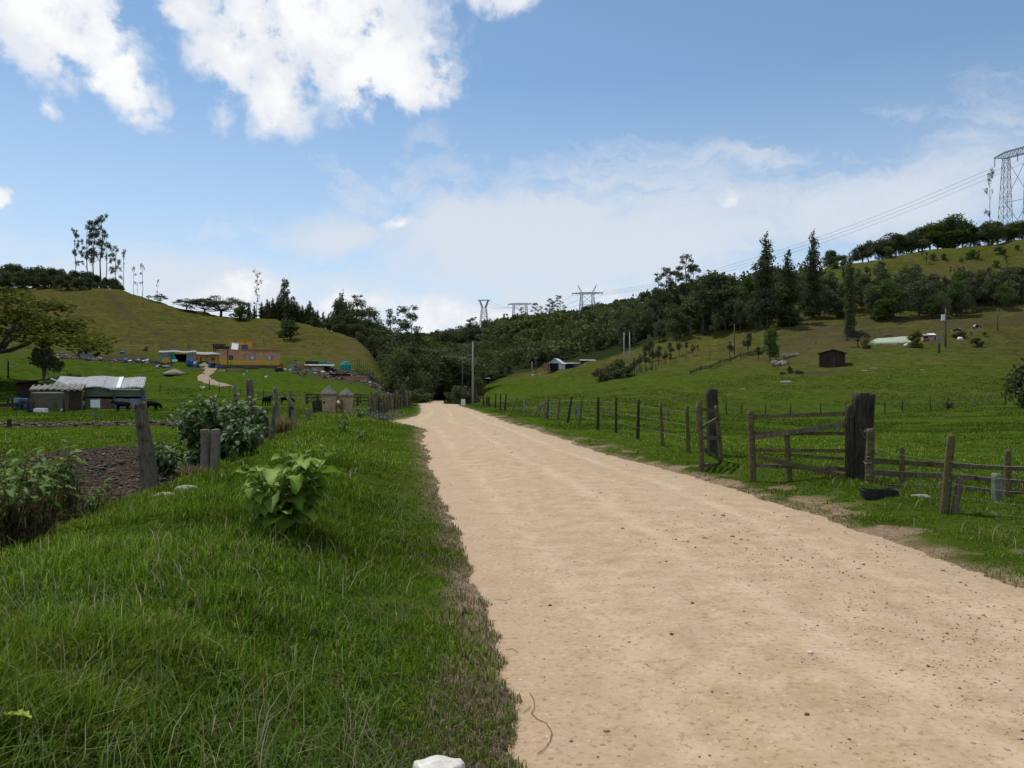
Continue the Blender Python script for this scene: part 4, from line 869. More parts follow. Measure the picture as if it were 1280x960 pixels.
simple('steel', (.20,.22,.26), (.30,.33,.37), 2, .55, .05, .002, .4, .4)
simple('cable', (.10,.11,.13), (.15,.16,.19), 2, .6, .05, .002, .3)
simple('rubber', (.012,.012,.014), (.035,.035,.038), 8, .7, .3, .004, .3)
simple('cow_black', (.008,.007,.006), (.018,.014,.012), 4, .8, .1, .004, .08)
simple('greenhouse_film', (.33,.37,.25), (.46,.50,.36), 2, .5, .2, .02, .35, dark=(.22,.26,.17), dscale=.7, damt=.5)
simple('pile_earth', (.17,.145,.115), (.32,.28,.225), 4, .95, .7, .05, .1)
simple('rock', (.15,.14,.12), (.34,.31,.27), 4, .95, .7, .03, .15)
simple('pale_rock', (.22,.25,.14), (.42,.43,.31), 9, .9, .6, .01, .15, dark=(.22,.26,.14), dscale=14, damt=.5)
simple('bag_plastic', (.50,.48,.42), (.72,.69,.62), 7, .45, .3, .004, .4, dark=(.36,.27,.17), dscale=16, damt=.6)
simple('glass_dark', (.03,.035,.045), (.06,.07,.085), 2, .15, 0, .001, .5)
s = newmat('cow_patched'); t_ = s.n('ShaderNodeTexCoord').outputs['Object']; q_ = s.noise(t_, 1.3, 2, .4); s.out(s.ramp(q_, [(.50, (.012,.011,.011)), (.56, (.70,.68,.64))]), .6, None, .2)
def brickmat(name, c1, c2, mortar, bw=.3, bh=.13):
    s = newmat(name); t_ = s.n('ShaderNodeTexCoord').outputs['Object']; mp = s.n('ShaderNodeMapping'); mp.inputs['Rotation'].default_value = (R(90), 0, 0); s.l(t_, mp.inputs['Vector'])
    b = s.n('ShaderNodeTexBrick'); s.l(mp.outputs[0], b.inputs['Vector']); b.inputs['Scale'].default_value = 1; b.inputs['Brick Width'].default_value = bw; b.inputs['Row Height'].default_value = bh; b.inputs['Mortar Size'].default_value = .012
    b.inputs['Color1'].default_value = c1 + (1,); b.inputs['Color2'].default_value = c2 + (1,); b.inputs['Mortar'].default_value = mortar + (1,)
    n_ = s.noise(t_, .8, 5, .6); s.out(s.mix(s.math('MULTIPLY', s.mr(n_, .45, .7), .5), b.outputs['Color'], (.15, .085, .06)), .9, s.bump(b.outputs['Fac'], -.4, .006), .1)
brickmat('brick', (.52,.235,.12), (.62,.34,.20), (.42,.33,.25)); brickmat('brick_red', (.36,.12,.06), (.46,.17,.09), (.28,.2,.15)); brickmat('stone_wall', (.09,.08,.065), (.16,.14,.115), (.05,.045,.035), .4, .25)
# ================================================================ posts and fences
def post_mb(h, r, shape='round', gn=.08, lean=(0, 0), taper=.9, top='flat', sink=.25, n=12, seed=0, rings=12):
    random.seed(seed); mb = MB(); ph = [random.uniform(-1, 1) for _ in range(12)]; rg = []; rx, ry = r if hasattr(r, '__len__') else (r, r)
    kk = [i / rings for i in range(rings + 1)]
    if top == 'round': kk = kk[:-1] + [.965, .985, .997, 1.0]
    for t in kk:
        z = -sink + (h + sink) * t; q = 1 - (1 - taper) * t; q *= 1 + gn * math.sin(t * 5 + ph[0]) * .8
        if top == 'round': q *= {.985: .85, .997: .6, 1.0: .25}.get(t, 1)
        bx, by = gn * r0(rx) * math.sin(t * 4 + ph[1]) * 1.2, gn * r0(rx) * math.sin(t * 3 + ph[2]) * 1.2; ring = []
        for j in range(n):
            a = 2 * PI * j / n; c, s_ = math.cos(a), math.sin(a)
            if shape == 'square':
                m = max(abs(c), abs(s_)); m = m * .88 + .12; c /= m; s_ /= m
            g_ = 1 + gn * (math.sin(j * 2.4 + ph[3]) * .9 + math.sin(j * 1.3 + t * 6 + ph[4]) * .6) - (gn * 1.6 if (j + int(ph[5] * 5)) % 5 == 0 else 0)
            zz = z + (gn * rx * 2.2 * math.sin(j * 1.9 + ph[6]) if t == 1.0 and top != 'round' else 0)
            ring.append(Vector((bx + rx * q * g_ * c + lean[0] * (zz), by + ry * q * g_ * s_ + lean[1] * (zz), zz)))
        rg.append(ring)
    return mb.loft(rg)
def r0(v): return v
_sd = [500]
def post(px, ptop, pbot, d=None, wpx=8, mat='old_wood', parent=None, org=None, leanpx=0, name='post', **k):
    """post whose foot is at a pixel; its height and girth follow from the distance"""
    p = at(px, d) if d else hit(px, pbot); h = (pbot - ptop) / F * p.y if d is None else (EYE + (HY - ptop) / F * p.y) - p.z; r = wpx / F * p.y / 2; _sd[0] += 1
    if 'lean' not in k: k['lean'] = (leanpx / F * p.y / h, random.uniform(-.03, .03))
    mb = post_mb(h, r, seed=_sd[0], **k); o = mb.build(name, M[mat], parent, k.get('shape') != 'square' or True); o.location = p - (org or Vector((0, 0, 0))); o.rotation_euler = (0, 0, random.uniform(-.3, .3) if k.get('shape') != 'square' else 0)
    o.rotation_euler = (0, 0, 0)
    return o, p, h
def post_thing(label, *a, cat='fence post', group=None, name='fence_post', **k):
    o, p, h = post(*a, name=name, **k); return tag(o, label, cat, group)
# left weathered posts
post_thing('thick grey weathered post leaning left beside the ploughed soil', 188, 504, 613, 13.3, wpx=19, leanpx=-13, gn=.10, taper=.92, n=16)
post_thing('left one of the two short grey stumps in front of the dark shrub', 257, 537, 580, 16.2, wpx=11, mat='grey_wood', gn=.05, shape='square', n=16)
post_thing('right one of the two short grey stumps in front of the dark shrub', 268, 537, 580, 16.1, wpx=10, mat='grey_wood', leanpx=2, gn=.06, shape='square', n=16)
post_thing('slim grey post just behind the top of the dark shrub', 297, 483, 545, 24.5, wpx=6.5, mat='grey_wood', leanpx=-3, gn=.1)
post_thing('tallest gnarled grey trunk post with a broken side among the left fence posts', 318, 475, 556, 22.0, wpx=10, leanpx=-5, gn=.16, rings=18)
post_thing('forked lower stub grown against the tallest gnarled post', 324, 512, 556, 21.9, wpx=7, leanpx=3, gn=.16)
post_thing('thin stick post left of the tallest gnarled post', 306, 500, 545, 24.0, wpx=3, gn=.1)
post_thing('squat dark stump right of the tallest gnarled post', 332, 511, 548, 24.5, wpx=6.5, mat='black_wood', gn=.12)
post_thing('thin post leaning right between two stumps on the left bank', 338, 503, 550, 23.5, wpx=5.5, leanpx=6, gn=.1)
post_thing('pale slim post right of the thin leaning one', 348, 485, 538, 28, wpx=6, mat='grey_wood', leanpx=-3, gn=.1)
post_thing('split post leaning left over a lower stump', 369, 497, 535, 30, wpx=6, mat='grey_wood', leanpx=-9, gn=.14); post_thing('dark low stump under the split leaning post', 364, 508, 535, 30, wpx=7, mat='black_wood', gn=.1)
post_thing('small stump alone in the grass left of the picket bunch', 386, 511, 530, 32, wpx=6, mat='grey_wood', leanpx=-2, gn=.12)
# bunch of pickets left of the gate pillars
fr = empty('picket_fence', at(398, 39), 'short bunch of dark crooked pickets left of the stone gate pillars', 'fence'); o0 = fr.location.copy()
for px, t, b, l in ((393, 502, 522, -1), (396, 500, 522, 0), (399, 494, 522, -2), (402, 500, 522, -1), (407, 497, 521, -3), (410, 502, 521, 0)): post(px, t, b, 39 + random.uniform(-.6, .6), wpx=random.uniform(2.6, 4), mat='black_wood', parent=fr, org=o0, leanpx=l, name='picket', gn=.1)
mb = MB(o0)
for z_ in (.35, .75): mb.tube([P3(391, 500, 39) * 1, P3(412, 500, 38.6)], .012, 5); 
mb = MB(o0)
for q in (508, 514): mb.tube([P3(391, q, 39.1), P3(402, q + .4, 39.0), P3(412, q, 38.8)], .012, 5)
mb.build('wire', M['wire'], fr)
# stone gate pillars
def pillar(px, ptop, pcap, pbot, d, wpx, label):
    p = at(px, d); W = wpx / F * d; root = empty('gate_pillar', p, label, 'gate pillar', rz=R(-14)); zt = EYE + (HY - ptop) / F * d - p.z; zc = EYE + (HY - pcap) / F * d - p.z
    mb = MB(); nseg = 8; rg = []
    for i in range(nseg + 1):
        z = -.3 + (zc + .3) * i / nseg; w = W / 2 * (.78 + .22 * i / nseg); q = random.uniform(.985, 1.015); c = w * .9
        rg.append([Vector((x * q, y * q, z)) for x, y in ((-c, -w), (c, -w), (w, -c), (w, c), (c, w), (-c, w), (-w, c), (-w, -c))])
    mb.loft(rg).build('shaft', M['pillar_render'], root); w = W / 2 * 1.16
    cp = MB().loft([[Vector((x * w * q, y * w * q, z)) for x, y in ((-1, -1), (1, -1), (1, 1), (-1, 1))] for z, q in ((zc + .003, .97), (zc + .12, 1.0), (zt - .02, .06), (zt + .02, .02))]); cp.build('cap', M['mossy_cap'], root)
    MB().box((-.22 * W, -W / 2 * .955, zc - .32), (.10, .03, .10)).build('latch_hole', M['dark_gap'], root)
    return p
pl_ = pillar(411, 481, 495, 521, 38, 14, 'left stone gate pillar with a mossy pyramid cap'); pr_ = pillar(433, 484, 496.5, 520, 39.5, 13, 'right stone gate pillar with a mossy pyramid cap')
g0 = at(424, 39.6); gt = empty('farm_gate', g0, 'narrow rusty brown gate between the two stone pillars', 'gate'); mb = MB(g0)
def zz(py, d): return EYE + (HY - py) / F * d
for px in (420.5, 427.5): mb.beam(P3(px, 500, 39.2), P3(px, 522, 39.2), .07, .07, (0, 1, 0))
for py in (500.5, 508, 515): mb.beam(P3(420.5, py, 39.25), P3(427.5, py, 39.25), .05, .07)
mb.beam(P3(421, 501, 39.3), P3(427.5, 515, 39.3), .05, .06); mb.build('gate_frame', M['rust'], gt); 
MB(g0).blob(P3(423, 503, 38.9), .09, 10, 7).build('reflector', M['white_paint'], gt)
post_thing('slim post between the right pillar and the picket fence', 447, 497, 517, 43, wpx=3, mat='black_wood', gn=.1)
# long picket fence towards the bend, left of the road
fr = empty('picket_fence', at(480, 62), 'long crooked picket fence along the left verge towards the road bend', 'fence'); o0 = fr.location.copy(); random.seed(44); last = None; wires = [[], [], []]
for i in range(40):
    t = i / 39; px = 460 + 53 * t ** .85; d = 46 + 44 * t ** 1.5; h = random.uniform(1.0, 1.6) if i not in (39, 36) else 1.9; p = at(px, d); r = random.uniform(.05, .085) if i < 34 else .10; _sd[0] += 1
    o = post_mb(h, r, gn=.12, lean=(random.uniform(-.12, .12), 0), seed=_sd[0], n=8, rings=6).build('picket', M['grey_wood' if i in (39, 36, 20) else ('old_wood', 'black_wood', 'mossy_wood')[i % 3]], fr, True); o.location = p - o0
    for k in range(3): wires[k].append(p + Vector((0, 0, .35 + .4 * k)))
mb = MB(o0)
for w_ in wires: mb.tube(w_, .02, 4)
mb.build('rail', M['old_wood'], fr)
# board fence across the left field
def rail_fence(pts, label, h=1.15, rails=(.45, .85), step=2.6, r=.07, mat='black_wood', rr=.035, name='rail_fence', railname='rail', group=None, ws=.05):
    A = [Vector((at(px, d).x, d, 0)) for px, d in pts]; P = []
    for a, b in zip(A[:-1], A[1:]):
        n = max(1, int((b - a).length / step)); P += [a.lerp(b, i / n) for i in range(n)]
    P.append(A[-1])
    for p in P: p.z = Zs(p.x, p.y)
    root = empty(name, P[len(P) // 2], label, 'fence', group); o0 = root.location.copy()
    base = [post_mb(h * f, r, gn=.08, n=6, rings=4, seed=900 + i).mesh('post', M[mat], True) for i, f in enumerate((1, 1.12, .9))]
    for i, p in enumerate(P): o = link('post', base[i % 3], root, p - o0); o.rotation_euler = (random.uniform(-.07, .07), random.uniform(-.09, .09), random.uniform(0, 6))
    for z_ in rails:
        mb = MB(o0)
        for a, b in zip(P[:-1], P[1:]):
            if rr > .03: mb.beam(a + Vector((0, -.06, z_ + random.uniform(-.05, .05))), b + Vector((0, -.06, z_ + random.uniform(-.05, .05))), .04, rr * 3.2)
            else: mb.tube([a + Vector((0, -.05, z_)), b + Vector((0, -.05, z_))], rr, 4)
        mb.build(railname, M[mat if rr > .03 else 'wire'], root)
    return root
rail_fence([(383, 84), (430, 88), (470, 93), (497, 97)], 'dark low board fence across the left field behind the stone pillars', 1.2, (.35, .75, 1.05), 2.2, .075)
rail_fence([(262, 108), (300, 100), (345, 92), (384, 84)], 'thin dark fence continuing left from the board fence', 1.1, (.5, .9), 3.4, .05, rr=.016)
rail_fence([(60, 121), (110, 114), (150, 108), (200, 103), (262, 108)], 'sparse post and wire fence below the rubble heap on the left', 1.3, (.5, .9), 4.2, .06, rr=.014)
rail_fence([(445, 155), (460, 148), (480, 142), (496, 138)], 'dark paling fence below the brown yard on the left', 1.2, (.4, .8), 1.2, .08)
rail_fence([(447, 168), (462, 158), (482, 152), (494, 148)], 'fence of uneven stakes above the brown yard', 1.5, (.6, 1.1), 1.6, .07, rr=.016)
rail_fence([(102, 172), (140, 166), (200, 168), (270, 176), (330, 184)], 'long thin fence line crossing the left hill above the farm', 1.3, (.5, 1.0), 5, .06, rr=.016)
rail_fence([(10, 79), (42, 66)], 'remains of a dark rail fence left of the blue barrels', 1.1, (.9,), 3, .09)
# near left field: single posts near the shed
for px, t, b, d, w_, m_, lab in ((79.5, 498, 521, 66, 3, 'black_wood', 'thin dark post in front of the plank wall of the cowshed'), (119, 500, 533, 52, 3.4, 'grey_wood', 'pale grey post carrying a square plate in the left field'), (224, 500, 520, 60, 2, 'grey_wood', 'faint thin post in the left field right of the cows'), (11, 524, 545, 40, 6, 'black_wood', 'short dark stump by the muddy ditch at the left edge'), (40.5, 505, 520, 68, 2.4, 'black_wood', 'thin dark post left of the plank wall of the cowshed'), (10, 451, 470, 108, 2, 'black_wood', 'lone thin post on the pale slope at the left edge')):
    o, p, h = post(px, t, b, d, wpx=w_, mat=m_, gn=.06); tag(o, lab, 'fence post'); o.name = 'fence_post'
o, p, h = post(119, 500, 533, 51.9, wpx=1.5, mat='grey_wood'); bpy.data.objects.remove(o)
thing1('sign_plate', MB().box((0, 0, 0), (.62, .03, .52)), M['white_paint'], P3(119, 504.5, 51.85), 'blank pale square plate nailed to the grey field post', 'plate')
# ---- right wire fence along the road
fr = empty('wire_fence', at(700, 36), 'row of dark and leaning posts with thin wires along the right side of the road', 'fence'); o0 = fr.location.copy(); random.seed(77)
RP = [(587,493,502,0,2,'old_wood'),(593,494,503.5,0,2,'old_wood'),(604,495,506.5,0,2,'black_wood'),(608,496,507,1,2.4,'black_wood'),(611,496,508.5,0,3,'black_wood'),(619,492,510.5,1,2,'black_wood'),(625,492,512.5,1,2,'black_wood'),(631,492.5,513.5,2,2.6,'black_wood'),
 (639,496,516,8,2.2,'old_wood'),(647,500.5,516,13,2.4,'old_wood'),(665,504,519.5,12,2.8,'old_wood'),(666,502,520.5,16,2.8,'old_wood'),(680,503,523,0,3,'grey_wood'),(684,494,523,2,3.4,'mossy_wood'),(697,496.5,525.5,3,2.6,'old_wood'),(709.5,496,529,5,3.4,'black_wood'),(724.5,496.5,530.5,3,2.8,'mossy_wood'),
 (747,496.5,537.5,1,3.8,'black_wood'),(770,497,540,0,3.8,'black_wood'),(797,500,549.5,1.5,4.8,'black_wood'),(828,503.5,556.5,-2,4.6,'mossy_wood'),(860,507,565.5,-1,5,'mossy_wood')]
tops = []
for px, t, b, l, w_, m_ in RP:
    o, p, h = post(px, t, b, wpx=w_, mat=m_, parent=fr, org=o0, leanpx=l, gn=.07, n=10, rings=8, lean=(l / (b - t), 0)); tops.append((p, h, l / (b - t)))
mb = MB(o0)
for fz in (.3, .58, .86):
    mb.tube([p + Vector((ln * h * fz, -.04, h * fz if h > .6 else h)) for p, h, ln in tops if h > .5], .006, 4)
mb.build('wire', M['wire'], fr)
for px, t, b, m_, w_, lab in ((634, 502.5, 515, 'grey_wood', 1.8, 'short grey stake behind the right roadside fence'), (655, 501, 516, 'tarp_blue', 1.6, 'short bluish stake between the two leaning pairs of fence posts'), (687, 502, 520, 'tarp_blue', 1.8, 'bluish grey stake just behind the right fence posts'), (720, 506.5, 521.5, 'barrel_blue', 2.8, 'bright blue painted stake standing in the right pasture'), (762, 507, 520.5, 'grey_wood', 2.4, 'short stake with a white top in the right pasture'), (835, 508, 526, 'grey_wood', 2.4, 'slim grey stake in the right pasture behind the fence'), (871, 507, 540, 'grey_wood', 2.6, 'thin grey stake behind the left gate panel')):
    o, p, h = post(px, t, b, wpx=w_, mat=m_, gn=.03, n=8); tag(o, lab, 'stake'); o.name = 'stake'
for i, (px, d) in enumerate(((573, 92), (576, 88), (578, 84))):
    o, p, h = post(px, 494, 503, d + 38, wpx=1.3, mat=('barrel_teal', 'grey_wood', 'barrel_blue')[i], gn=.05, n=8); tag(o, ('leftmost blue-grey stake of three by the far end of the right verge', 'pale middle stake of three by the far end of the right verge', 'blue right stake of three by the far end of the right verge')[i], 'stake'); o.name = 'stake'
thing1('marker_stone', MB().box((0, 0, .38), (.62, .4, .95), taper=.85), M['white_paint'], at(579, 104), 'small white painted block standing on the right verge', 'marker')
# ---- left gate panel and its thick post
post_thing('thick black timber post behind the narrow gate panel', 892, 486.5, 566, 18.2, wpx=14, mat='black_wood', shape='square', gn=.035, leanpx=-2, taper=1.0, cat='post', n=20)
g0 = hit(876, 589); gt = empty('side_gate', g0, 'narrow gate panel of two uprights and crossed rails at the left side of the gateway', 'gate'); dA, dB = g0.y, 17.2
def upright(px0, py0, px1, py1, d, w_, mat, root, org, name='upright', shape='square', n=12, gn=.05, top='flat'):
    a = P3(px0, py0, d); b = P3(px1, py1, d); h = a.z - b.z; _sd[0] += 1; o = post_mb(h, w_ / F * d / 2, shape, gn, ((a.x - b.x) / h, 0), .95, top, .12, n, _sd[0], 12).build(name, M[mat], root, True); o.location = b - org; return o
upright(874, 502, 877, 590, dA, 6.2, 'mossy_wood', gt, g0); upright(895.5, 507, 902, 577, dB, 5, 'mossy_wood', gt, g0); 
def rail(px0, py0, d0, px1, py1, d1, hp, mat, root, org, th=.035, name='rail', off=0.0):
    mb = MB(org); a = P3(px0, py0, d0) + Vector((0, off, 0)); b = P3(px1, py1, d1) + Vector((0, off, 0)); mb.beam(a, b, th, hp / F * (d0 + d1) / 2, wob=.1, seg=8); return mb.build(name, M[mat], root)
for a, b, m_ in (((877, 511), (896, 514), 'mossy_wood'), ((878, 534), (896, 524), 'mossy_wood'), ((878, 547), (898, 547.5), 'old_wood'), ((878, 560), (901, 575), 'mossy_wood'), ((880, 582), (901, 580), 'mossy_wood')):
    rail(a[0], a[1], dA, b[0], b[1], dB, 4.2, m_, gt, g0, off=random.uniform(.0, .03))
# ---- the long gate
dG = 13.5; g0 = Vector(P3(940, 603, dG)); g0.z = Zs(g0.x, g0.y); gt = empty('farm_gate', g0, 'wide wooden farm gate of mossy rails with a diagonal brace', 'gate'); dH = 12.9
upright(938, 513, 941, 604, dG, 7.6, 'mossy_wood', gt, g0); upright(983.5, 544, 987, 604, 13.3, 6.2, 'mossy_wood', gt, g0)
for a, b, hp, m_, off in (((943, 521), (1057, 517), 5, 'mossy_wood', .02), ((943, 546.5), (1057, 530), 6, 'old_wood', -.06), ((943, 541), (1057, 542), 4.5, 'mossy_wood', .02), ((943, 562.5), (1057, 563.5), 4.5, 'mossy_wood', .02), ((945, 570), (1057, 596), 6, 'mossy_wood', -.06),
    ((988, 569), (1057, 574), 4, 'mossy_wood', .05), ((943, 582), (1057, 587), 4.4, 'old_wood', .02), ((944, 603), (1026, 608), 3.5, 'mossy_wood', .02)):
    t0, t1 = (a[0] - 940) / 117, (b[0] - 940) / 117; rail(a[0], a[1], dG + (dH - dG) * t0, b[0], b[1], dG + (dH - dG) * t1, hp, m_, gt, g0, off=off)
def pillar_post(px0, t, px1, b, d, w_, lab, mat='black_wood', shape='square', gn=.035, n=20, ry=None):
    a = P3(px0, t, d); q = P3(px1, b, d); q.z = min(q.z, Zs(q.x, q.y)); h = a.z - q.z; _sd[0] += 1; r = w_ / F * d / 2
    o = post_mb(h, (r, ry or r), shape, gn, ((a.x - q.x) / h, 0), 1.0 if shape == 'square' else .9, 'flat', .2, n, _sd[0], 16).build('gate_post', M[mat], None, True); o.location = q; return tag(o, lab, 'gate post')
pillar_post(1062, 507, 1062, 606, 12.85, 9, 'slim black post where the farm gate hangs, left of the big post'); pillar_post(1076, 491.5, 1071, 611, 12.9, 18, 'big black timber gate post taller than its neighbours', ry=.11); pillar_post(1088, 493, 1080, 611, 13.2, 12, 'tall black timber plank behind the right side of the big gate post')
pp = pillar_post(1089, 536, 1085.5, 616, 12.3, 11, 'round mossy post wound with wire in front of the big gate post', 'mossy_wood', 'round', .05, 14)
mb = MB()
for k, (z_, n_) in enumerate(((.08, 2), (.24, 1), (.42, 3), (.93, 2))):
    pts = []
    for i in range(17 * n_): a = 2 * PI * i / 16; pts.append(Vector((.085 * math.cos(a), .085 * math.sin(a), z_ + .05 * i / 16 + .03 * math.sin(a * 1.5 + k))))
    mb.tube(pts, .004, 4)
pts = [Vector((.02 * i - .02, -.085 - .01 * math.sin(i), .95 + .07 * math.sin(i * .8))) for i in range(-14, 2)]; mb.tube([Vector((p.x + .1, p.y, p.z)) for p in pts], .004, 4)
thing1('wire_coil', mb, M['wire'], pp.location + Vector((.02, 0, 0)), 'rusty wire wound round the mossy gate post', 'wire')
# ---- right board fence and its wires
fr0 = P3(1190, 610, 11.5); fr0.z = Zs(fr0.x, fr0.y); fr = empty('board_fence', fr0, 'low fence with three thin boards running right from the big gate post', 'fence')
def dF(px): return 12.6 - (px - 1092) / 190 * 1.55
for (a0, b0), (a1, b1), hp in (((1090, 576.5), (1186, 582.5), 6.5), ((1186, 583), (1300, 587), 6), ((1089, 591), (1160, 595), 7), ((1160, 595), (1262, 601), 5.5), ((1262, 601.5), (1300, 604.5), 4), ((1130, 608.5), (1240, 613.5), 4), ((1240, 613), (1300, 618), 5)):
    rail(a0, b0, dF(a0), a1, b1, dF(a1), hp, 'mossy_wood' if b0 < 590 else 'old_wood', fr, fr0, .03, 'board', off=random.uniform(.07, .1))
upright(1127.5, 558, 1127, 619, dF(1127), 6.6, 'mossy_wood', fr, fr0, 'post', 'round', 12, .06, 'round'); upright(1259.5, 562, 1259.5, 633, dF(1260), 9, 'mossy_wood', fr, fr0, 'post', 'round', 12, .05, 'round')
fr0 = hit(1182, 642); fr = empty('wire_fence', fr0, 'slack barbed wires on mossy posts nearest the road at the right', 'fence'); dW = fr0.y
upright(1189.5, 543, 1180, 642, dW, 10.5, 'mossy_wood', fr, fr0, 'post', 'round', 14, .05, 'round'); upright(1200, 598, 1192, 644, dW * .995, 8.6, 'old_wood', fr, fr0, 'stub', 'round', 12, .07)
for k, (pyl, pym, pyr) in enumerate(((560, 577, 583), (586, 590, 601), (604, 604, 616), (618, 618, 633), (632, 631, 648))):
    pts = []
    for i in range(25):
        px = 1092 + (1330 - 1092) * i / 24; py = np.interp(px, [1092, 1186, 1300], [pyl, pym, pyr]) + 2.2 * math.sin(PI * min(1, max(0, (px - 1092) / 94 if px < 1186 else (px - 1186) / 120))); pts.append(P3(px, py, np.interp(px, [1092, 1186, 1330], [12.1, dW - .07, dW * .9])))
    mb = MB(fr0); mb.tube(pts, .0024, 4)
    for p in pts[::2]: mb.box(p, (.03, .006, .004), (0, .8, 0)); mb.box(p, (.03, .006, .004), (0, -.8, 0))
    mb.build('barbed_wire', M['wire'], fr)
o = upright(1246, 592, 1246, 633, 10.6, 10, 'mossy_cap', None, Vector((0, 0, 0)), 'concrete_post', 'square', 20, .02); tag(o, 'short square grey concrete post in front of the right board fence', 'post')
# black trough
mb = MB(); L, Wd, H_ = .50, .30, .15; rg = []
for z_, q in ((0, .86), (H_, 1.0), (H_, .93), (.04, .8)): rg.append([Vector((L / 2 * q * math.copysign(abs(math.cos(a)) ** .5, math.cos(a)), Wd / 2 * q * math.copysign(abs(math.sin(a)) ** .5, math.sin(a)), z_ + .012 * math.sin(a * 3))) for a in [2 * PI * i / 20 for i in range(20)]])
mb.loft(rg); thing1('water_trough', mb, M['rubber'], hit(1103, 622) + Vector((0, .1, -.05)), 'flat black rubber trough in the grass at the foot of the gate posts', 'trough', rz=-.1)
thing1('stone', MB().blob((0, 0, .0), (.15, .10, .05), 10, 7, .12), M['rock'], hit(1151, 622), 'flat brownish stone in the grass behind the leaning fence post', 'stone', smooth=True)
# wire hanging from the big post to the board fence post
mb = MB(); pts = []
for i in range(13): t = i / 12; pts.append(P3(1087 + 42 * t, 612 + 9 * math.sin(PI * t) - 8 * t, 12.0))
thing1('loose_wire', MB(pts[0]).tube(pts, .006, 5), M['wire'], pts[0], 'loose pale wire sagging over the black trough', 'wire')
# far wire fence over the right field
fr = empty('wire_fence', at(1100, 73), 'distant row of slim posts crossing the right field', 'fence'); o0 = fr.location.copy(); pts = []
for i, px in enumerate((889, 908, 927, 957, 988, 1026, 1057, 1106, 1128, 1163, 1185, 1218, 1236, 1257, 1276, 1296)):
    d = 74 + (px - 1026) * .003; m_ = 'grey_wood' if px in (1218, 1236) else 'black_wood'; p = at(px, d); o = post_mb(1.2, .06, gn=.05, n=6, rings=4, seed=i, lean=(random.uniform(-.05, .05), 0)).build('post', M[m_], fr, True); o.location = p - o0; pts.append(p)
mb = MB(o0)
for z_ in (.4, .75, 1.05): mb.tube([p + Vector((0, 0, z_)) for p in pts], .010, 4)
mb.build('wire', M['wire'], fr)
rail_fence([(755, 146), (790, 152), (820, 158)], 'dark stake fence climbing from the left tip of the right pasture', 1.3, (.5, .9), 1.5, .09, rr=.016)
rail_fence([(790, 152), (830, 168), (870, 176), (905, 182)], 'thin fence under the young trees on the right slope', 1.2, (.5, .9), 3.6, .06, rr=.016)
rail_fence([(863, 142), (900, 150), (938, 160), (962, 166)], 'low dark fence along the terrace in the right pasture', 1.0, (.3, .6), 3.4, .09, rr=.05)
rail_fence([(1020, 170), (1060, 168), (1100, 172)], 'short fence on the slope behind the greenhouse', 1.1, (.5, .9), 5, .06, rr=.016)
# ================================================================ cowshed with blue barrels
p0 = at(103, 74); SH = empty('cowshed', p0, 'low patched cowshed with corrugated metal roofs and plank walls', 'shed', rz=R(23)); random.seed(5)
k_ = 74 / F * .88                                      # metres per photo pixel at the shed
def X(px): return (px - 103) * k_
def Zh(py, d=74): return EYE + (HY - py) / F * d - p0.z
plank = MB()
for i in range(9): z_ = -.1 + i * .235; plank.bx(X(40), X(103), -.02 - .012 * (i % 2), .05, z_, z_ + .228)
plank.build('plank_wall', M['plank_wall'], SH)
MB().bx(X(41), X(80), -.10, -.036, Zh(491.5), Zh(490)).build('white_rail', M['white_paint'], SH)
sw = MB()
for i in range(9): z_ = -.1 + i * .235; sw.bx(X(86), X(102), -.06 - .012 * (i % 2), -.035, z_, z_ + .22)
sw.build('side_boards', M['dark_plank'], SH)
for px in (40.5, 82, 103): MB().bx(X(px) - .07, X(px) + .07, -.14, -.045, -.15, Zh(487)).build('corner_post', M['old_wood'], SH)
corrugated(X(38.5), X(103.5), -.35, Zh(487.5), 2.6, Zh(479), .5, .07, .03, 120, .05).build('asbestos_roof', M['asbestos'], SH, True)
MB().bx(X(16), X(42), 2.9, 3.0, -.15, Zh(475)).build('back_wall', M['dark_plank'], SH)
rb = MB(); rb.add([(X(12), 2.0, Zh(478)), (X(62), 2.0, Zh(472.5)), (X(62), 6.5, Zh(471)), (X(12), 6.5, Zh(476)), (X(12), 2.0, Zh(479)), (X(62), 2.0, Zh(474)), (X(62), 6.5, Zh(472.5)), (X(12), 6.5, Zh(477.3))], [(0, 1, 2, 3), (7, 6, 5, 4), (0, 4, 5, 1), (1, 5, 6, 2), (2, 6, 7, 3), (3, 7, 4, 0)]); rb.build('back_roof', M['dark_plank'], SH)
MB().bx(X(104), X(178), 2.2, 2.3, -.15, Zh(499)).build('low_panels', M['tarp_blue'], SH)
for a, b, m_ in ((104, 112, 'tarp_green'), (113, 123.5, 'zinc'), (125, 133, 'rust'), (134, 141, 'rust'), (142, 153, 'tarp_blue'), (154, 160, 'zinc'), (161, 178, 'tarp_blue')): MB().bx(X(a), X(b), 2.1, 2.19, -.15, Zh(498.5 + random.uniform(-.7, .7))).build('sheet_panel', M[m_], SH)
MB().bx(X(104), X(178.3), 2.0, 2.12, Zh(495.8), Zh(485.5)).build('tarp_curtain', M['tarp_green'], SH)
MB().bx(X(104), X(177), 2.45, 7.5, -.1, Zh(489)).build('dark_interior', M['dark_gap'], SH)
MB().bx(X(178.6), X(179.4), 2.0, 7.5, -.1, Zh(487)).build('end_wall', M['blue_paint'], SH)
for px in (104, 141, 178): MB().bx(X(px) - .06, X(px) + .06, 1.84, 1.97, -.15, Zh(486)).build('corner_post', M['old_wood'], SH)
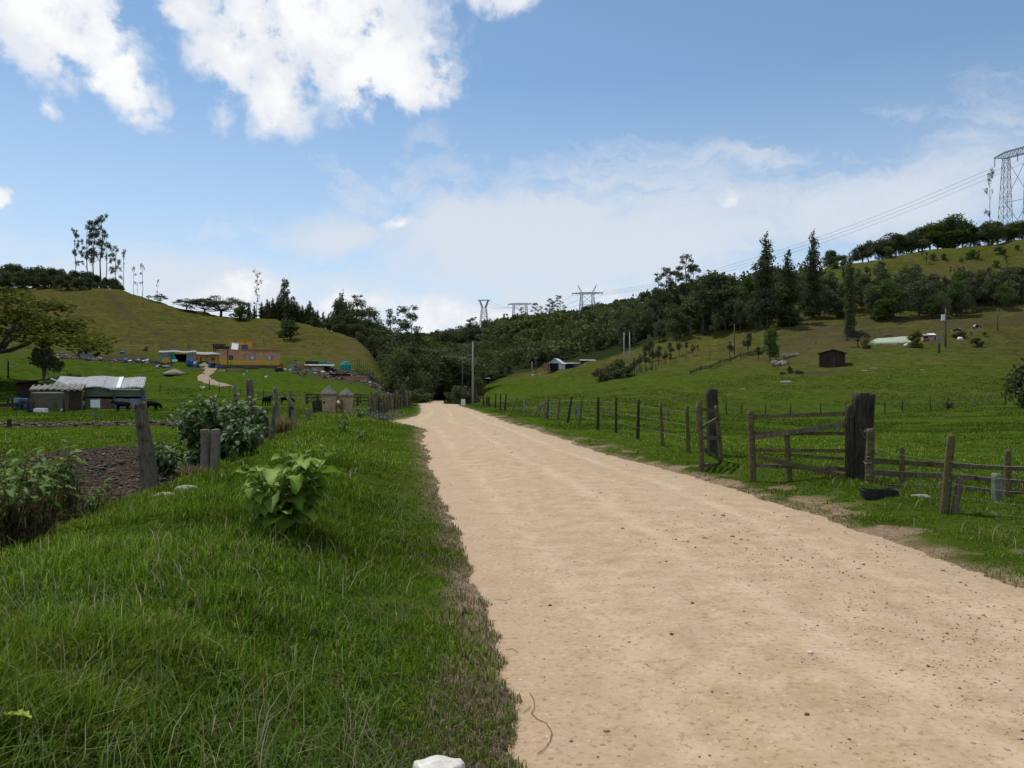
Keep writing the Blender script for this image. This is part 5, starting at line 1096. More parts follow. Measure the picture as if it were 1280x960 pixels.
for (a, b, yb, zb, m_, dz) in ((62, 104, 7.4, 472.6, 'zinc', .02), (100, 126, 7.0, 473, 'zinc', .08), (124, 146, 7.2, 472, 'zinc', .03), (143, 149, 7.2, 472.4, 'bright_zinc', .09), (147, 180.5, 7.2, 473.5, 'zinc', .05)):
    y0 = 1.55; zf = 485.3 if a > 70 else 483.5
    corrugated(X(a), X(b), y0, Zh(zf) + dz, yb, Zh(zb) + dz + .25, .22, .025, .015, None, .06).build('metal_roof', M[m_], SH, True)
MB().beam((X(61), 1.5, Zh(473)), (X(90), 1.2, Zh(484.5)), .12, .12).build('bright_flashing', M['bright_zinc'], SH)
MB().beam((X(136), 1.2, Zh(486.5)), (X(176), 1.4, Zh(486.8)), .1, .08).build('gutter', M['bright_zinc'], SH)
mbf = MB(); random.seed(8)
for i in range(14): mbf.blob((X(54.5) + random.uniform(-.2, .2), -.2, Zh(496) + random.uniform(-.2, .2)), (.1, .05, .07), 6, 5)
thing1('hanging_plant', mbf, M['crown_yellow'], p0 + Vector((0, 0, 0)), 'little plant hanging on the plank wall of the cowshed', 'plant')
def barrel(p, h, r, mat, label):
    mb = MB(); rg = []
    for z_, q in ((0, .93), (.03, 1), (.3, 1.0), (.33, 1.04), (.36, 1.0), (.63, 1.0), (.66, 1.04), (.69, 1.0), (.96, 1.0), (1.0, .95), (1.0, .85), (.975, .84)): rg.append([Vector((r * q * math.cos(2 * PI * i / 20), r * q * math.sin(2 * PI * i / 20), h * z_)) for i in range(20)])
    mb.loft(rg); root = empty('barrel', p, label, 'barrel'); mb.build('drum', M[mat], root, True); MB().tube([(0, 0, h * .975), (0, 0, h * 1.0)], r * .82, 20).build('lid', M['white_paint'], root)
barrel(at(23, 72.5), 1.15, .36, 'barrel_teal', 'pale blue plastic barrel, left one beside the cowshed'); barrel(at(33, 72.5), 1.15, .38, 'barrel_blue', 'deep blue plastic barrel, right one beside the cowshed')
thing1('feeding_trough', MB().box((0, 0, .2), (1.0, .5, .28)).box((0, 0, .37), (.9, .4, .06)), M['white_paint'], at(51, 66), 'small whitish trough on the grass in front of the cowshed', 'trough')
thing1('bucket', MB().loft([[Vector((r * math.cos(2 * PI * i / 14), r * math.sin(2 * PI * i / 14), z_)) for i in range(14)] for z_, r in ((0, .14), (.3, .19), (.3, .17), (.03, .12))]), M['rubber'], at(37, 65.5), 'black bucket on the grass left of the whitish trough', 'bucket')
thing1('plank_stack', MB().beam((-1.6, 0, .5), (1.2, .2, .6), .5, .3).beam((1.0, -.3, .0), (2.0, .2, .9), .3, .12), M['dark_plank'], at(4, 71), 'dark timber beams lying left of the blue barrels', 'timber')
thing1('white_pail', MB().loft([[Vector((r * math.cos(2 * PI * i / 12), r * math.sin(2 * PI * i / 12), z_)) for i in range(12)] for z_, r in ((0, .13), (.24, .17), (.24, .15), (.03, .12))]), M['white_paint'], at(78, 71.5), 'small white pail at the foot of the plank wall', 'bucket')
# ================================================================ animals
def cow(p, rz, mat, label, graze=False, L=1.0):
    hd = ((1.20, 0, .98), (1.42, 0, .62), (1.62, 0, .36)) if graze else ((1.18, 0, 1.28), (1.42, 0, 1.36), (1.70, 0, 1.20))
    pts = [(-.72, 0, 1.12), (-.25, 0, 1.06), (.30, 0, 1.04), (.78, 0, 1.12)] + list(hd); rad = [.36, .42, .42, .36, .21, .17, .12]; ed = [(0, 1), (1, 2), (2, 3), (3, 4), (4, 5), (5, 6)]
    def chain(st_, ps, rs):
        pr = st_
        for q, r in zip(ps, rs): pts.append(q); rad.append(r); ed.append((pr, len(pts) - 1)); pr = len(pts) - 1
    for sy in (-1, 1):
        chain(0, [(-.62, sy * .17, .86), (-.52, sy * .19, .66), (-.74, sy * .19, .42), (-.70, sy * .19, .08), (-.64, sy * .19, .0)], [.22, .15, .09, .075, .075])
        chain(3, [(.70, sy * .16, .80), (.72, sy * .17, .46), (.71, sy * .17, .08), (.76, sy * .17, .0)], [.18, .10, .075, .075])
        e = Vector(hd[1]); chain(5, [(e.x - .05, sy * .20, e.z + .10), (e.x - .08, sy * .30, e.z + .08)], [.05, .035])
    chain(0, [(-.95, 0, 1.14), (-1.03, 0, .80), (-1.02, 0, .45)], [.05, .03, .045])
    me = skin_mesh('cow', pts, rad, ed, 2, M[mat]); o = link('cow', me, None, p); o.rotation_euler = (0, 0, rz); o.scale = (L * .86,) * 3; return tag(o, label, 'cow')
cow(at(154, 68), PI * .97, 'cow_black', 'black cow standing in front of the cowshed panels', False, .78); cow(at(189, 70), -.25, 'cow_black', 'black cow grazing right of the cowshed', True, .82)
cow(at(333, 80), PI * .45, 'cow_black', 'black calf standing behind the tall gnarled fence posts', False, .85); cow(at(357, 82), .1, 'cow_black', 'black cow lying low behind the leaning split post', True, .7)
cow(at(1220, 168), .2, 'cow_patched', 'black and white cow high on the right pasture', True, .95); cow(at(1197, 160), 2.6, 'cow_patched', 'pale patched cow below the other on the right pasture', True, .85)
def hen(p, rz, label, mat='white_paint'):
    pts = [(-.12, 0, .22), (.04, 0, .21), (.14, 0, .30), (.17, 0, .38), (.23, 0, .37), (-.24, 0, .33)]; ed = [(0, 1), (1, 2), (2, 3), (3, 4), (0, 5)]; rad = [.10, .12, .06, .05, .015, .03]
    for sy in (-1, 1): pts += [(.0, sy * .05, .12), (.02, sy * .05, 0)]; rad += [.02, .012]; ed += [(1, len(pts) - 2), (len(pts) - 2, len(pts) - 1)]
    me = skin_mesh('chicken', pts, rad, ed, 1, M[mat]); o = link('chicken', me, None, p); o.rotation_euler = (0, 0, rz); o.scale = (1.5,) * 3; return tag(o, label, 'chicken')
for px, d, lab in ((356, 143, 'white hen in the grass left of the brick sheds'), (363, 141, 'white hen right beside another below the brick house corner'), (305, 131, 'white hen alone in the grass below the brick house'), (333, 128, 'white hen below the right window of the brick house'), (253, 107, 'white hen on the field left of the dirt track end'), (462, 139, 'white hen near the brown yard'), (666, 195, 'white hen at the field edge left of the white house'), (675, 198, 'white hen nearer the white house')):
    hen(at(px, d), random.uniform(0, 6), lab)
# ================================================================ brick farmhouse
d_ = 149; p0 = at(312, d_); HS = empty('farmhouse', p0, 'flat-roofed brick farmhouse with a yellow painted base and yellow roof room', 'house', rz=R(17)); k_ = d_ / F * .946
def X(px): return (px - 312) * k_
zb = p0.z; 
def Zq(py): return EYE + (HY - py) / F * d_ - p0.z
zF = Zq(456.2)
MB().bx(X(275.5), X(350), -.08, 6.2, -1.6, zF - .003).build('foundation', M['stone_wall'], HS)
MB().bx(X(275), X(350.5), .0, 6.0, Zq(450), Zq(438.2)).build('wall', M['brick'], HS)
MB().bx(X(274.7), X(350.8), -.04, 6.04, zF, Zq(450) - .003).build('painted_base', M['yellow_paint'], HS)
MB().bx(X(304), X(350.2), -.12, 6.1, Zq(438.2) + .003, Zq(436.6)).build('roof_slab', M['brick_red'], HS); MB().bx(X(274.6), X(303.6), -.1, 6.1, Zq(438.2) + .003, Zq(437.3)).build('roof_slab', M['brick'], HS)
MB().bx(X(284.5), X(285.2), -.09, -.045, zF, Zq(438)).build('drain_pipe', M['dark_gap'], HS)
for a, b, t, bt, blue in ((287, 291, 445, 449.5, 0), (312, 318.5, 445, 449.4, 1), (334, 340, 445, 449.4, 1)):
    fr = MB().bx(X(a) - .08, X(b) + .08, -.05, -.002, Zq(bt) - .05, Zq(t) + .08).build('window', M['dark_gap' if not blue else 'tarp_blue'], HS)
    if blue:
        MB().bx(X(a) + .25, X(b) - .25, -.09, -.055, Zq(bt) + .06, Zq(t) - .02).build('pane', M['white_paint'], fr); MB().bx(X((a + b) / 2) - .03, X((a + b) / 2) + .03, -.12, -.095, Zq(bt) + .06, Zq(t) - .02).build('window_bar', M['tarp_blue'], fr)
    else: MB().bx(X(a) + .05, X(b) - .05, -.08, -.055, Zq(bt) + .02, Zq(t) - .02).build('pane', M['glass_dark'], fr)
MB().bx(X(286), X(314), 2.2, 5.6, Zq(437.3) + .01, Zq(425.2)).build('roof_room', M['yellow_paint'], HS); MB().bx(X(285.6), X(314.5), 2.05, 5.7, Zq(425.2) + .003, Zq(424.6)).build('room_roof', M['yellow_paint'], HS)
rd = MB().bx(X(302), X(309), 1.95, 2.19, Zq(436.6), Zq(430.3)).build('blue_door', M['blue_paint'], HS); MB().bx(X(303), X(308), 1.9, 1.945, Zq(433.4), Zq(431)).build('panel', M['glass_dark'], rd)
mb = MB(); mb.beam((X(293), .6, Zq(437)), (X(293.8), 1.9, Zq(428.2)), 1.25, .06, (0, 1, 0)); 
o = mb.build('white_sheet', M['white_paint'], None, False, p0); o.rotation_euler = (0, 0, R(17)); tag(o, 'white sheet leaning against the yellow roof room', 'sheet')
mb = MB().loft([[Vector((r * math.cos(2 * PI * i / 14), r * math.sin(2 * PI * i / 14), z_)) for i in range(14)] for z_, r in ((0, .38), (.55, .45), (.7, .3), (.75, .12))]); thing1('water_tank', mb, M['rubber'], p0 + Matrix.Rotation(R(17), 3, 'Z') @ Vector((X(283.5), 1.0, Zq(436.9) + .02)), 'small black water tank on the left end of the brick house roof', 'water tank')
# low long outbuilding left of the house
p1 = at(236, 150); OB = empty('outbuilding', p1, 'long low outbuilding with a grey metal roof and yellow and blue walls', 'shed', rz=R(20)); k_ = 150 / F * .92
def X(px): return (px - 236) * k_
def Zq(py): return EYE + (HY - py) / F * 150 - p1.z
for a, b, m_ in ((200, 213.5, 'tarp_blue'), (233, 243, 'tarp_blue'), (243.3, 274, 'yellow_paint')): MB().bx(X(a), X(b), 0, 3.2, Zq(457), Zq(442)).build('wall', M[m_], OB)
MB().bx(X(203), X(213.3), -.05, -.003, Zq(454), Zq(448)).build('yellow_panel', M['yellow_paint'], OB); MB().bx(X(213.7), X(232.8), 2.6, 3.2, Zq(457), Zq(442)).build('back_wall', M['dark_gap'], OB)
mb = MB(); mb.add([(X(214), -.1, Zq(441.5)), (X(217.5), -.1, Zq(441.5)), (X(222.5), -.12, Zq(453.5)), (X(215), -.12, Zq(453.5)), (X(214), .0, Zq(441.5)), (X(217.5), .0, Zq(441.5)), (X(222.5), -.02, Zq(453.5)), (X(215), -.02, Zq(453.5))], [(3, 2, 1, 0), (4, 5, 6, 7), (0, 1, 5, 4), (1, 2, 6, 5), (2, 3, 7, 6), (3, 0, 4, 7)]); mb.build('green_net', M['teal_net'], OB)
MB().bx(X(215), X(222), -.25, -.15, Zq(453.6), Zq(449.6)).build('white_panel', M['white_paint'], OB)
for a, b, t, m_ in ((250, 252.5, 446, 'red_paint'), (256.5, 260.5, 445, 'tarp_blue'), (264, 269, 446, 'glass_dark'), (245, 247.5, 446.5, 'glass_dark')): MB().bx(X(a), X(b), -.06, -.004, Zq(454.5) if m_ != 'glass_dark' else Zq(450), Zq(t)).build('door' if m_ != 'glass_dark' else 'window', M[m_], OB)
corrugated(X(198), X(245), -.5, Zq(440.6), 3.6, Zq(437.5), .3, .04, .03, None, .08).build('metal_roof', M['zinc'], OB, True); corrugated(X(244), X(275.5), -.7, Zq(443), 3.6, Zq(438.5), .3, .04, .03, None, .06).build('metal_roof', M['zinc'], OB, True)
q0 = p1 + Vector((X(263), 5.2, 0)); q0.z = Zs(q0.x, q0.y); mb = empty('water_tower', q0, 'dark raised water tank shed behind the metal-roofed outbuilding', 'tank stand'); t_ = EYE + (HY - 431) / F * 155 - q0.z
for sx in (-1, 1):
    for sy in (-1, 1): MB().beam((sx * .85, sy * .6, -.2), (sx * .85, sy * .6, t_ - .1), .14, .14, (0, 1, 0)).build('leg', M['dark_plank'], mb)
MB().bx(-.95, .95, -.7, .7, t_ - .8, t_ - .15).build('tank', M['rubber'], mb); MB().bx(-1.15, 1.15, -.9, .9, t_, t_ + .12).build('roof', M['dark_plank'], mb)
for px, d, m_, lab in ((235, 147, 'barrel_blue', 'blue barrel in front of the blue wall of the outbuilding'), (239, 147.3, 'barrel_blue', 'blue barrel second from the left in front of the outbuilding'), (246.5, 147.5, 'barrel_blue', 'blue barrel left of the red door'), (263, 147.6, 'barrel_blue', 'blue barrel right of the grey door'), (266.5, 147.4, 'rubber', 'black barrel between two blue ones by the yellow wall'), (273, 147.4, 'barrel_blue', 'blue barrel at the corner where outbuilding and brick house meet')):
    p = at(px, d); barrel(p, 1.0, .36, m_, lab)
def person(p, h, shirt, trouser, label, rz=0):
    S = h / 1.7; root = empty('person', p, label, 'person', rz=rz)
    pts = [(0, 0, .92), (0, 0, 1.12), (0, 0, 1.34), (0, 0, 1.47), (0, -.01, 1.60)]; rad = [.14, .13, .15, .06, .105]; ed = [(0, 1), (1, 2), (2, 3), (3, 4)]
    for sx in (-1, 1):
        b = len(pts); pts += [(sx * .10, 0, .85), (sx * .11, -.02, .48), (sx * .11, .02, .08), (sx * .12, -.1, .03)]; rad += [.10, .07, .045, .04]; ed += [(0, b), (b, b + 1), (b + 1, b + 2), (b + 2, b + 3)]
        b = len(pts); pts += [(sx * .20, 0, 1.38), (sx * .25, .02, 1.12), (sx * .24, -.08, .88)]; rad += [.06, .045, .035]; ed += [(2, b), (b, b + 1), (b + 1, b + 2)]
    me = skin_mesh('body', pts, rad, ed, 2, M[shirt]); me.materials.append(M[trouser]); me.materials.append(M['skin'])
    for pl2 in me.polygons: z_ = pl2.center.z; pl2.material_index = 1 if z_ < .93 else (2 if z_ > 1.46 else 0)
    o = link('body', me, root); o.scale = (S,) * 3; MB().blob((0, .01, 1.66 * S), (.11 * S, .12 * S, .09 * S), 10, 7).build('hair', M['rubber'], root, True)
simple('skin', (.28,.16,.10), (.36,.21,.14), 4)
person(at(243.5, 145), 1.6, 'white_paint', 'blue_paint', 'person in a white top standing by the outbuilding doors', .3)
# earth heap, rubble, track
def heap(p, rx, ry, h, mat, label, cat, name, seed=0, n=26, m=9):
    random.seed(seed); mb = MB(); rg = []
    for i in range(m):
        t = i / (m - 1); rg.append([Vector((rx * (1 - t ** 1.2) * math.cos(2 * PI * j / n) * (1 + .12 * math.sin(j * 1.7 + i)), ry * (1 - t ** 1.2) * math.sin(2 * PI * j / n), h * (t ** .8) + random.uniform(-.03, .03) * h - .15 * (i == 0))) for j in range(n)])
    mb.loft(rg); return thing1(name, mb, M[mat], p, label, cat, smooth=True)
heap(at(218, 137), 2.0, 1.4, 1.0, 'pile_earth', 'heap of pale earth below the metal-roofed outbuilding', 'earth heap', 'earth_heap', 3)
s = newmat('rubble_mix'); v_ = s.n('ShaderNodeTexVoronoi'); v_.inputs['Scale'].default_value = 1.3; s.l(s.n('ShaderNodeTexCoord').outputs['Object'], v_.inputs['Vector']); c_ = s.n('ShaderNodeSeparateColor'); s.l(v_.outputs['Color'], c_.inputs[0])
s.out(s.ramp(c_.outputs[0], [(0, (.07,.055,.04)), (.35, (.15,.13,.10)), (.6, (.10,.12,.05)), (.78, (.28,.26,.23)), (.9, (.62,.60,.56)), (.95, (.10,.16,.34))], 'CONSTANT'), .9, None, .1)
mb = MB(); random.seed(9)
for i in range(640):
    px = random.uniform(68, 215); p = at(px, random.gauss(149, 1.8) if px < 190 else random.gauss(146, 1.3)); r = random.uniform(.05, .2) if random.random() < .85 else random.uniform(.2, .45); mb.blob(p + Vector((0, 0, r * .3)), (r * random.uniform(.8, 1.8), r * .8, r * random.uniform(.4, .9)), 6, 4, .35)
for i in range(420): px = random.uniform(368, 496); p = at(px, random.gauss(148 - (px - 368) * .03, 5)); r = random.uniform(.06, .32); mb.blob(p + Vector((0, 0, r * .3)), (r * random.uniform(.8, 2.2), r, r * random.uniform(.4, 1.4)), 6, 4, .35)
for i in range(90): px = random.uniform(275, 350); p = at(px, random.gauss(141, .5)); r = random.uniform(.05, .18); mb.blob(p, (r, r, r * .5), 6, 4, .3)
tag(mb.build('rubble', M['rubble_mix']), 'broken stones and scrap strewn on both sides of the farm', 'rubble', None, 'stuff')
for px, d, c_, sz, lab in ((108, 151, 'zinc', (1.6, .12, 1.5), 'grey sheet metal standing in the rubble bank'), (112, 150.6, 'tarp_blue', (1.1, .1, 1.1), 'bluish panel beside the grey sheet in the rubble bank'), (157, 150, 'blue_paint', (1.3, .8, .5), 'blue tarpaulin bundle in the rubble bank'), (164, 148, 'white_paint', (1.4, .6, .35), 'white sack pile left of the earth heap'), (153, 158, 'blue_paint', (1.1, .7, .5), 'small blue tarpaulin up behind the rubble bank'), (180, 147.6, 'white_paint', (1.0, .6, .3), 'white scrap nearest the outbuilding in the rubble bank')):
    mb = MB(); random.seed(int(px)); mb.loft([[Vector((sz[0] / 2 * q * math.cos(2 * PI * j / 10) * random.uniform(.8, 1.1), sz[1] / 2 * q * math.sin(2 * PI * j / 10), z_ * sz[2])) for j in range(10)] for z_, q in ((-.1, 1), (.4, 1.05), (.8, .8), (1, .4))]) if sz[1] > .2 else mb.box((0, 0, sz[2] / 2), sz, (.12, .05, .2)).box((.5 * sz[0] + .1, 0, sz[2] * .6), (.1, .1, sz[2] * 1.3))
    thing1('scrap_sheet' if sz[1] < .2 else 'scrap_bundle', mb, M[c_], at(px, d), lab, 'scrap')
def drape(pts, wd, name, mat, lift=.06):
    P = [hit(px, py, 60) for px, py in pts]; V = []; Fq = []; n = 0; L = []
    for a, b in zip(P[:-1], P[1:]):
        k = max(2, int((b - a).length / .8)); L += [a.lerp(b, i / k) for i in range(k)]
    L.append(P[-1])
    for i, p in enumerate(L):
        t = (L[min(i + 1, len(L) - 1)] - L[max(i - 1, 0)]); sdv = Vector((t.y, -t.x, 0)).normalized(); w_ = wd * (.75 + .5 * float(fbm(i * .13, 3.3, 2, 6)))
        for j in range(7):
            q = p + sdv * (w_ * (j / 6 - .5)); V.append((q.x, q.y, Zs(q.x, q.y) + (lift if 0 < j < 6 else -.12)))
    for i in range(len(L) - 1):
        for j in range(6): a = i * 7 + j; Fq.append((a, a + 1, a + 8, a + 7))
    return tag(link(name, mesh_np(name, V, Fq, M[mat], True)), kind='structure')
simple('track_dirt', (.20,.155,.11), (.34,.27,.20), 3, .95, .5, .03, .1)
drape([(250, 456.5), (258, 459), (265, 461), (260, 466), (254, 470), (256, 475), (266, 479), (284, 483.5)], 2.6, 'dirt_track', 'track_dirt')
# brick pens right of the house
p2 = at(392, 147); k_ = 147 / F * .97
def Zq(py): return EYE + (HY - py) / F * 147 - p2.z
def X(px): return (px - 392) * k_
AN = empty('animal_shed', p2, 'small brick animal shed with metal roof sheets below the brick house', 'shed', rz=R(12))
MB().bx(X(373), X(386), 0, 3, Zq(467), Zq(456.5)).build('wall', M['brick_red'], AN); MB().bx(X(386.2), X(389), .1, 2.8, Zq(466), Zq(458)).build('door', M['teal_net'], AN); MB().bx(X(389.2), X(405), .1, 2.8, Zq(466), Zq(458.5)).build('wall', M['brick'], AN)
MB().bx(X(405.2), X(417), .6, 2.8, Zq(466), Zq(460)).build('dark_stall', M['dark_plank'], AN)
corrugated(X(380), X(418), -.4, Zq(457.3), 3.2, Zq(454.5), .3, .04, .03).build('metal_roof', M['zinc'], AN, True)
MB().bx(X(381), X(397), 3.3, 4.8, 0, Zq(450.7)).build('back_shed', M['rubber'], AN); MB().bx(X(397.2), X(408), 3.3, 4.6, 0, Zq(451.5)).build('net_cover', M['teal_net'], AN); MB().bx(X(408.2), X(413), 3.2, 4.5, 0, Zq(450.5)).build('back_shed', M['tarp_blue'], AN)
thing1('lean_to', MB().bx(-1.1, 1.1, -.6, 1.2, 1.35, 1.43).beam((-1.0, -.5, -.2), (-1.0, -.5, 1.34), .1, .1, (0, 1, 0)).beam((1.0, -.5, -.2), (1.0, -.5, 1.34), .1, .1, (0, 1, 0)).bx(-.9, .2, -.2, .8, -.1, .8), M['zinc'], at(368, 147), 'grey lean-to roof on posts between the brick house and the animal shed', 'lean-to')
thing1('net_tent', MB().loft([[Vector((1.15 * math.cos(2 * PI * j / 8) * q, .9 * math.sin(2 * PI * j / 8) * q, z_)) for j in range(8)] for z_, q in ((-.2, 1), (.9, .95), (1.5, .5), (1.65, .1))]), M['teal_net'], at(432, 158), 'teal net shelter at the upper end of the brown yard', 'shelter')
thing1('low_pen', MB().bx(-2.2, 2.2, -.6, .6, -.2, .6).bx(-2.3, 2.3, -.8, .8, .6, .68), M['dark_plank'], at(423, 141.5), 'low dark pen at the bottom of the brown yard', 'pen')
thing1('low_pen', MB().bx(-2.4, 2.4, -.5, .5, -.2, .55).bx(-2.6, 2.6, -.7, .7, .55, .65), M['brick'], at(443, 141), 'low brick pen right of the dark one at the bottom of the yard', 'pen')
thing1('sheet_roof', MB().bx(-1.5, 1.5, -.8, .8, .45, .52).bx(-1.3, 1.3, -.6, .6, -.2, .44), M['zinc'], at(458, 153), 'low grey sheet roof at the right side of the brown yard', 'shelter')
thing1('parked_tricycle', MB().blob((0, 0, .5), (.7, .4, .4), 10, 7).tube([(-.5, -.3, .3), (-.5, .3, .3)], .3, 12).tube([(.5, -.3, .3), (.5, .3, .3)], .3, 12), M['rubber'], at(349, 143), 'dark covered cart below the right corner of the brick house', 'cart')
thing1('rain_barrel', MB().tube([(0, 0, -.1), (0, 0, 1.3)], .35, 14), M['red_paint'], at(351.5, 147.5), 'red barrel at the right corner of the brick house', 'barrel')
# ================================================================ right side buildings
p3 = at(1040, 127.5); k_ = 127.5 / F
def X(px): return (px - 1040) * k_
def Zq(py): return EYE + (HY - py) / F * 127.5 - p3.z
HT = empty('hut', p3, 'small dark plank hut with a grey gable roof on the right pasture', 'hut', rz=R(-24))
w2, dp, h2 = 2.0, 3.0, 2.35; wl = MB()
for i in range(12): x0 = -w2 + i * w2 / 6; wl.bx(x0, x0 + w2 / 6 - .02, -.02 * (i % 2), .08, -.3, h2)
wl.bx(-w2, -w2 + .1, .09, dp, -.3, h2); wl.bx(w2 - .1, w2, .09, dp, -.3, h2); wl.bx(-w2 + .1, w2 - .1, dp - .1, dp, -.3, h2); wl.add([(-w2, .05, h2), (w2, .05, h2), (0.2, .05, h2 + .55), (-w2, dp, h2), (w2, dp, h2), (.2, dp, h2 + .55)], [(0, 1, 2), (5, 4, 3), (0, 2, 5, 3), (1, 4, 5, 2)])
wl.build('wall', M['dark_plank'], HT); MB().bx(-.35, .35, -.09, -.03, -.2, 1.7).build('door', M['black_wood'], HT); MB().bx(.30, .36, -.13, -.095, -.2, 1.75).build('door_frame', M['grey_wood'], HT)
rf = MB(); rf.beam((-w2 - .35, dp / 2, h2 - .05), (.2, dp / 2, h2 + .62), dp + .7, .07, (0, 0, 1)); rf.beam((.2, dp / 2, h2 + .62), (w2 + .3, dp / 2, h2 - .02), dp + .7, .07, (0, 0, 1)); rf.build('roof', M['asbestos'], HT)
p4 = at(1112, 146); k_ = 146 / F * .9
def X(px): return (px - 1112) * k_
def Zq(py): return EYE + (HY - py) / F * 146 - p4.z
GH = empty('greenhouse', p4, 'low greenhouse covered in pale green plastic film', 'greenhouse', rz=R(-23)); V = []
fm = MB(); sx = [1088, 1097, 1107, 1117, 1127, 1139]; rg = []
for i, px in enumerate(sx):
    tp = Zq(np.interp(px, [1088, 1098, 1139], [425.5, 421.5, 420])); s1 = .05 * math.sin(i * 2)
    rg.append([Vector((X(px), y_, z_)) for y_, z_ in ((0, Zq(434.3)), (-.02, Zq(429) + s1), (.15, Zq(427.4)), (1.9, tp + s1), (3.4, tp - .1), (3.5, Zq(434)))])
fm.loft(rg).build('film_cover', M['greenhouse_film'], GH)
for px in (1090, 1101, 1112, 1123, 1134): MB().bx(X(px) - .04, X(px) + .04, -.10, -.035, Zq(436), Zq(428)).build('post', M['grey_wood'], GH)
corrugated(X(1093), X(1139), 2.6, Zq(419.6), 4.4, Zq(418.6), .3, .04, .05).build('back_roof', M['dark_plank'], GH); MB().bx(X(1092), X(1139), .25, 3.3, -.2, Zq(434.6)).build('base_wall', M['stone_wall'], GH)
random.seed(12)
for i, (px, d, lab) in enumerate(((1133.5, 141, 'white sack at the foot of the yellow-green shrub'), (1200, 146, 'white sack by the brown bush'))): thing1('white_sack', MB().blob((0, 0, .3), (.55, .4, .38), 10, 7, .12), M['white_paint'], at(px, d), lab, 'sack', smooth=True)
p5 = at(1160, 147.5)
def X(px): return (px - 1160) * k_
def Zq(py): return EYE + (HY - py) / F * 147.5 - p5.z
BH = empty('brick_hut', p5, 'little brick hut with a slanting zinc roof beside the greenhouse', 'hut', rz=R(-20))
MB().bx(X(1153.5), X(1168.5), 0, 2.6, -.3, Zq(419)).build('wall', M['brick'], BH); MB().bx(X(1155), X(1160), -.05, -.004, Zq(432), Zq(420.5)).build('door', M['dark_gap'], BH)
corrugated(X(1152), X(1163), -.4, Zq(419.2), 2.9, Zq(416.4), .3, .04, .03).build('metal_roof', M['zinc'], BH, True); corrugated(X(1161), X(1170.5), -.4, Zq(419) + .05, 2.9, Zq(415.6), .3, .04, .03).build('metal_roof', M['bright_zinc'], BH, True)
MB().bx(X(1169.3), X(1175.5), -.4, 1.2, -.2, Zq(420)).build('white_annex', M['tarp_blue'], BH)
barrel(at(1156, 145.4), .45, .28, 'red_paint', 'red tub before the little brick hut'); barrel(at(1160, 145.6), .5, .24, 'barrel_blue', 'blue barrel before the little brick hut')
o, p, h = post(1174, 429, 444, 133, wpx=2.2, mat='rubber', gn=.03); tag(o, 'short black post in front of the little brick hut', 'post'); o.name = 'post'
def pole(px, top, d, r, mat, label, cross=None, tr=False, bands=False):
    p = at(px, d); h = EYE + (HY - top) / F * d - p.z; root = empty('power_pole', p, label, 'power pole'); MB().tube([(0, 0, -.4), (0, 0, h * .5), (.02, 0, h)], [r, r * .85, r * .65], 10).build('pole', M[mat], root, True)
    if cross: MB().beam((-cross, -r, h - .35), (cross, -r, h - .35), .09, .1).build('crossarm', M['steel'], root); [MB().tube([(x_, -r, h - .3), (x_, -r, h - .05)], .05, 8).build('insulator', M['white_paint'], root) for x_ in (-cross * .9, 0, cross * .9)]
    if tr: MB().tube([(-.45, 0, h - 2.3), (-.45, 0, h - 1.2)], .34, 12).build('transformer', M['bright_zinc'], root)
    return p + Vector((0, 0, h))
T1 = pole(591, 427, 100, .15, 'concrete_pole', 'concrete power pole on the right verge near the road bend'); pole(780, 415.5, 160, .17, 'concrete_pole', 'left of two pale poles at the foot of the wooded hill'); pole(787, 415, 158, .17, 'concrete_pole', 'right of two pale poles at the foot of the wooded hill')
T2 = pole(1182, 385, 141, .17, 'old_wood', 'wooden power pole with a white transformer on the right pasture', None, True); T3 = pole(665, 452, 215, .16, 'concrete_pole', 'short pale pole left of the white house'); pole(670, 446, 218, .14, 'old_wood', 'thin pole with a white cap left of the white house', .5)
pole(918, 405, 168, .15, 'old_wood', 'thin grey pole among the scrub on the right slope'); pole(1247, 385, 165, .14, 'old_wood', 'thin wooden pole at the upper right of the pasture'); T4 = pole(578, 446, 165, .14, 'old_wood', 'dark pole half hidden by the trees at the road bend', .6)
p6 = at(694, 205); WH = empty('white_house', p6, 'small white gabled house at the foot of the wooded hill', 'house', rz=R(-18)); k_ = 205 / F
w3 = 1.7; mb = MB(); mb.add([(-w3, 0, -.3), (w3, 0, -.3), (w3, 0, 1.6), (0, 0, 2.9), (-w3, 0, 1.6), (-w3, 4, -.3), (w3, 4, -.3), (w3, 4, 1.6), (0, 4, 2.9), (-w3, 4, 1.6)], [(0, 1, 2, 3, 4), (9, 8, 7, 6, 5), (1, 6, 7, 2), (5, 0, 4, 9)]); mb.build('wall', M['white_paint'], WH)
mb = MB(); mb.beam((-w3 - .3, 1.9, 1.52), (0, 1.9, 3.0), 4.8, .1); mb.beam((0, 1.9, 3.0), (w3 + .3, 1.9, 1.52), 4.8, .1); mb.build('roof', M['bright_zinc'], WH); MB().bx(-1.3, .9, -.9, -.02, -.3, 1.7).build('porch', M['dark_gap'], WH); MB().bx(-3.3, -1.8, -.2, 2, -.3, 1.7).build('red_annex', M['brick_red'], WH)
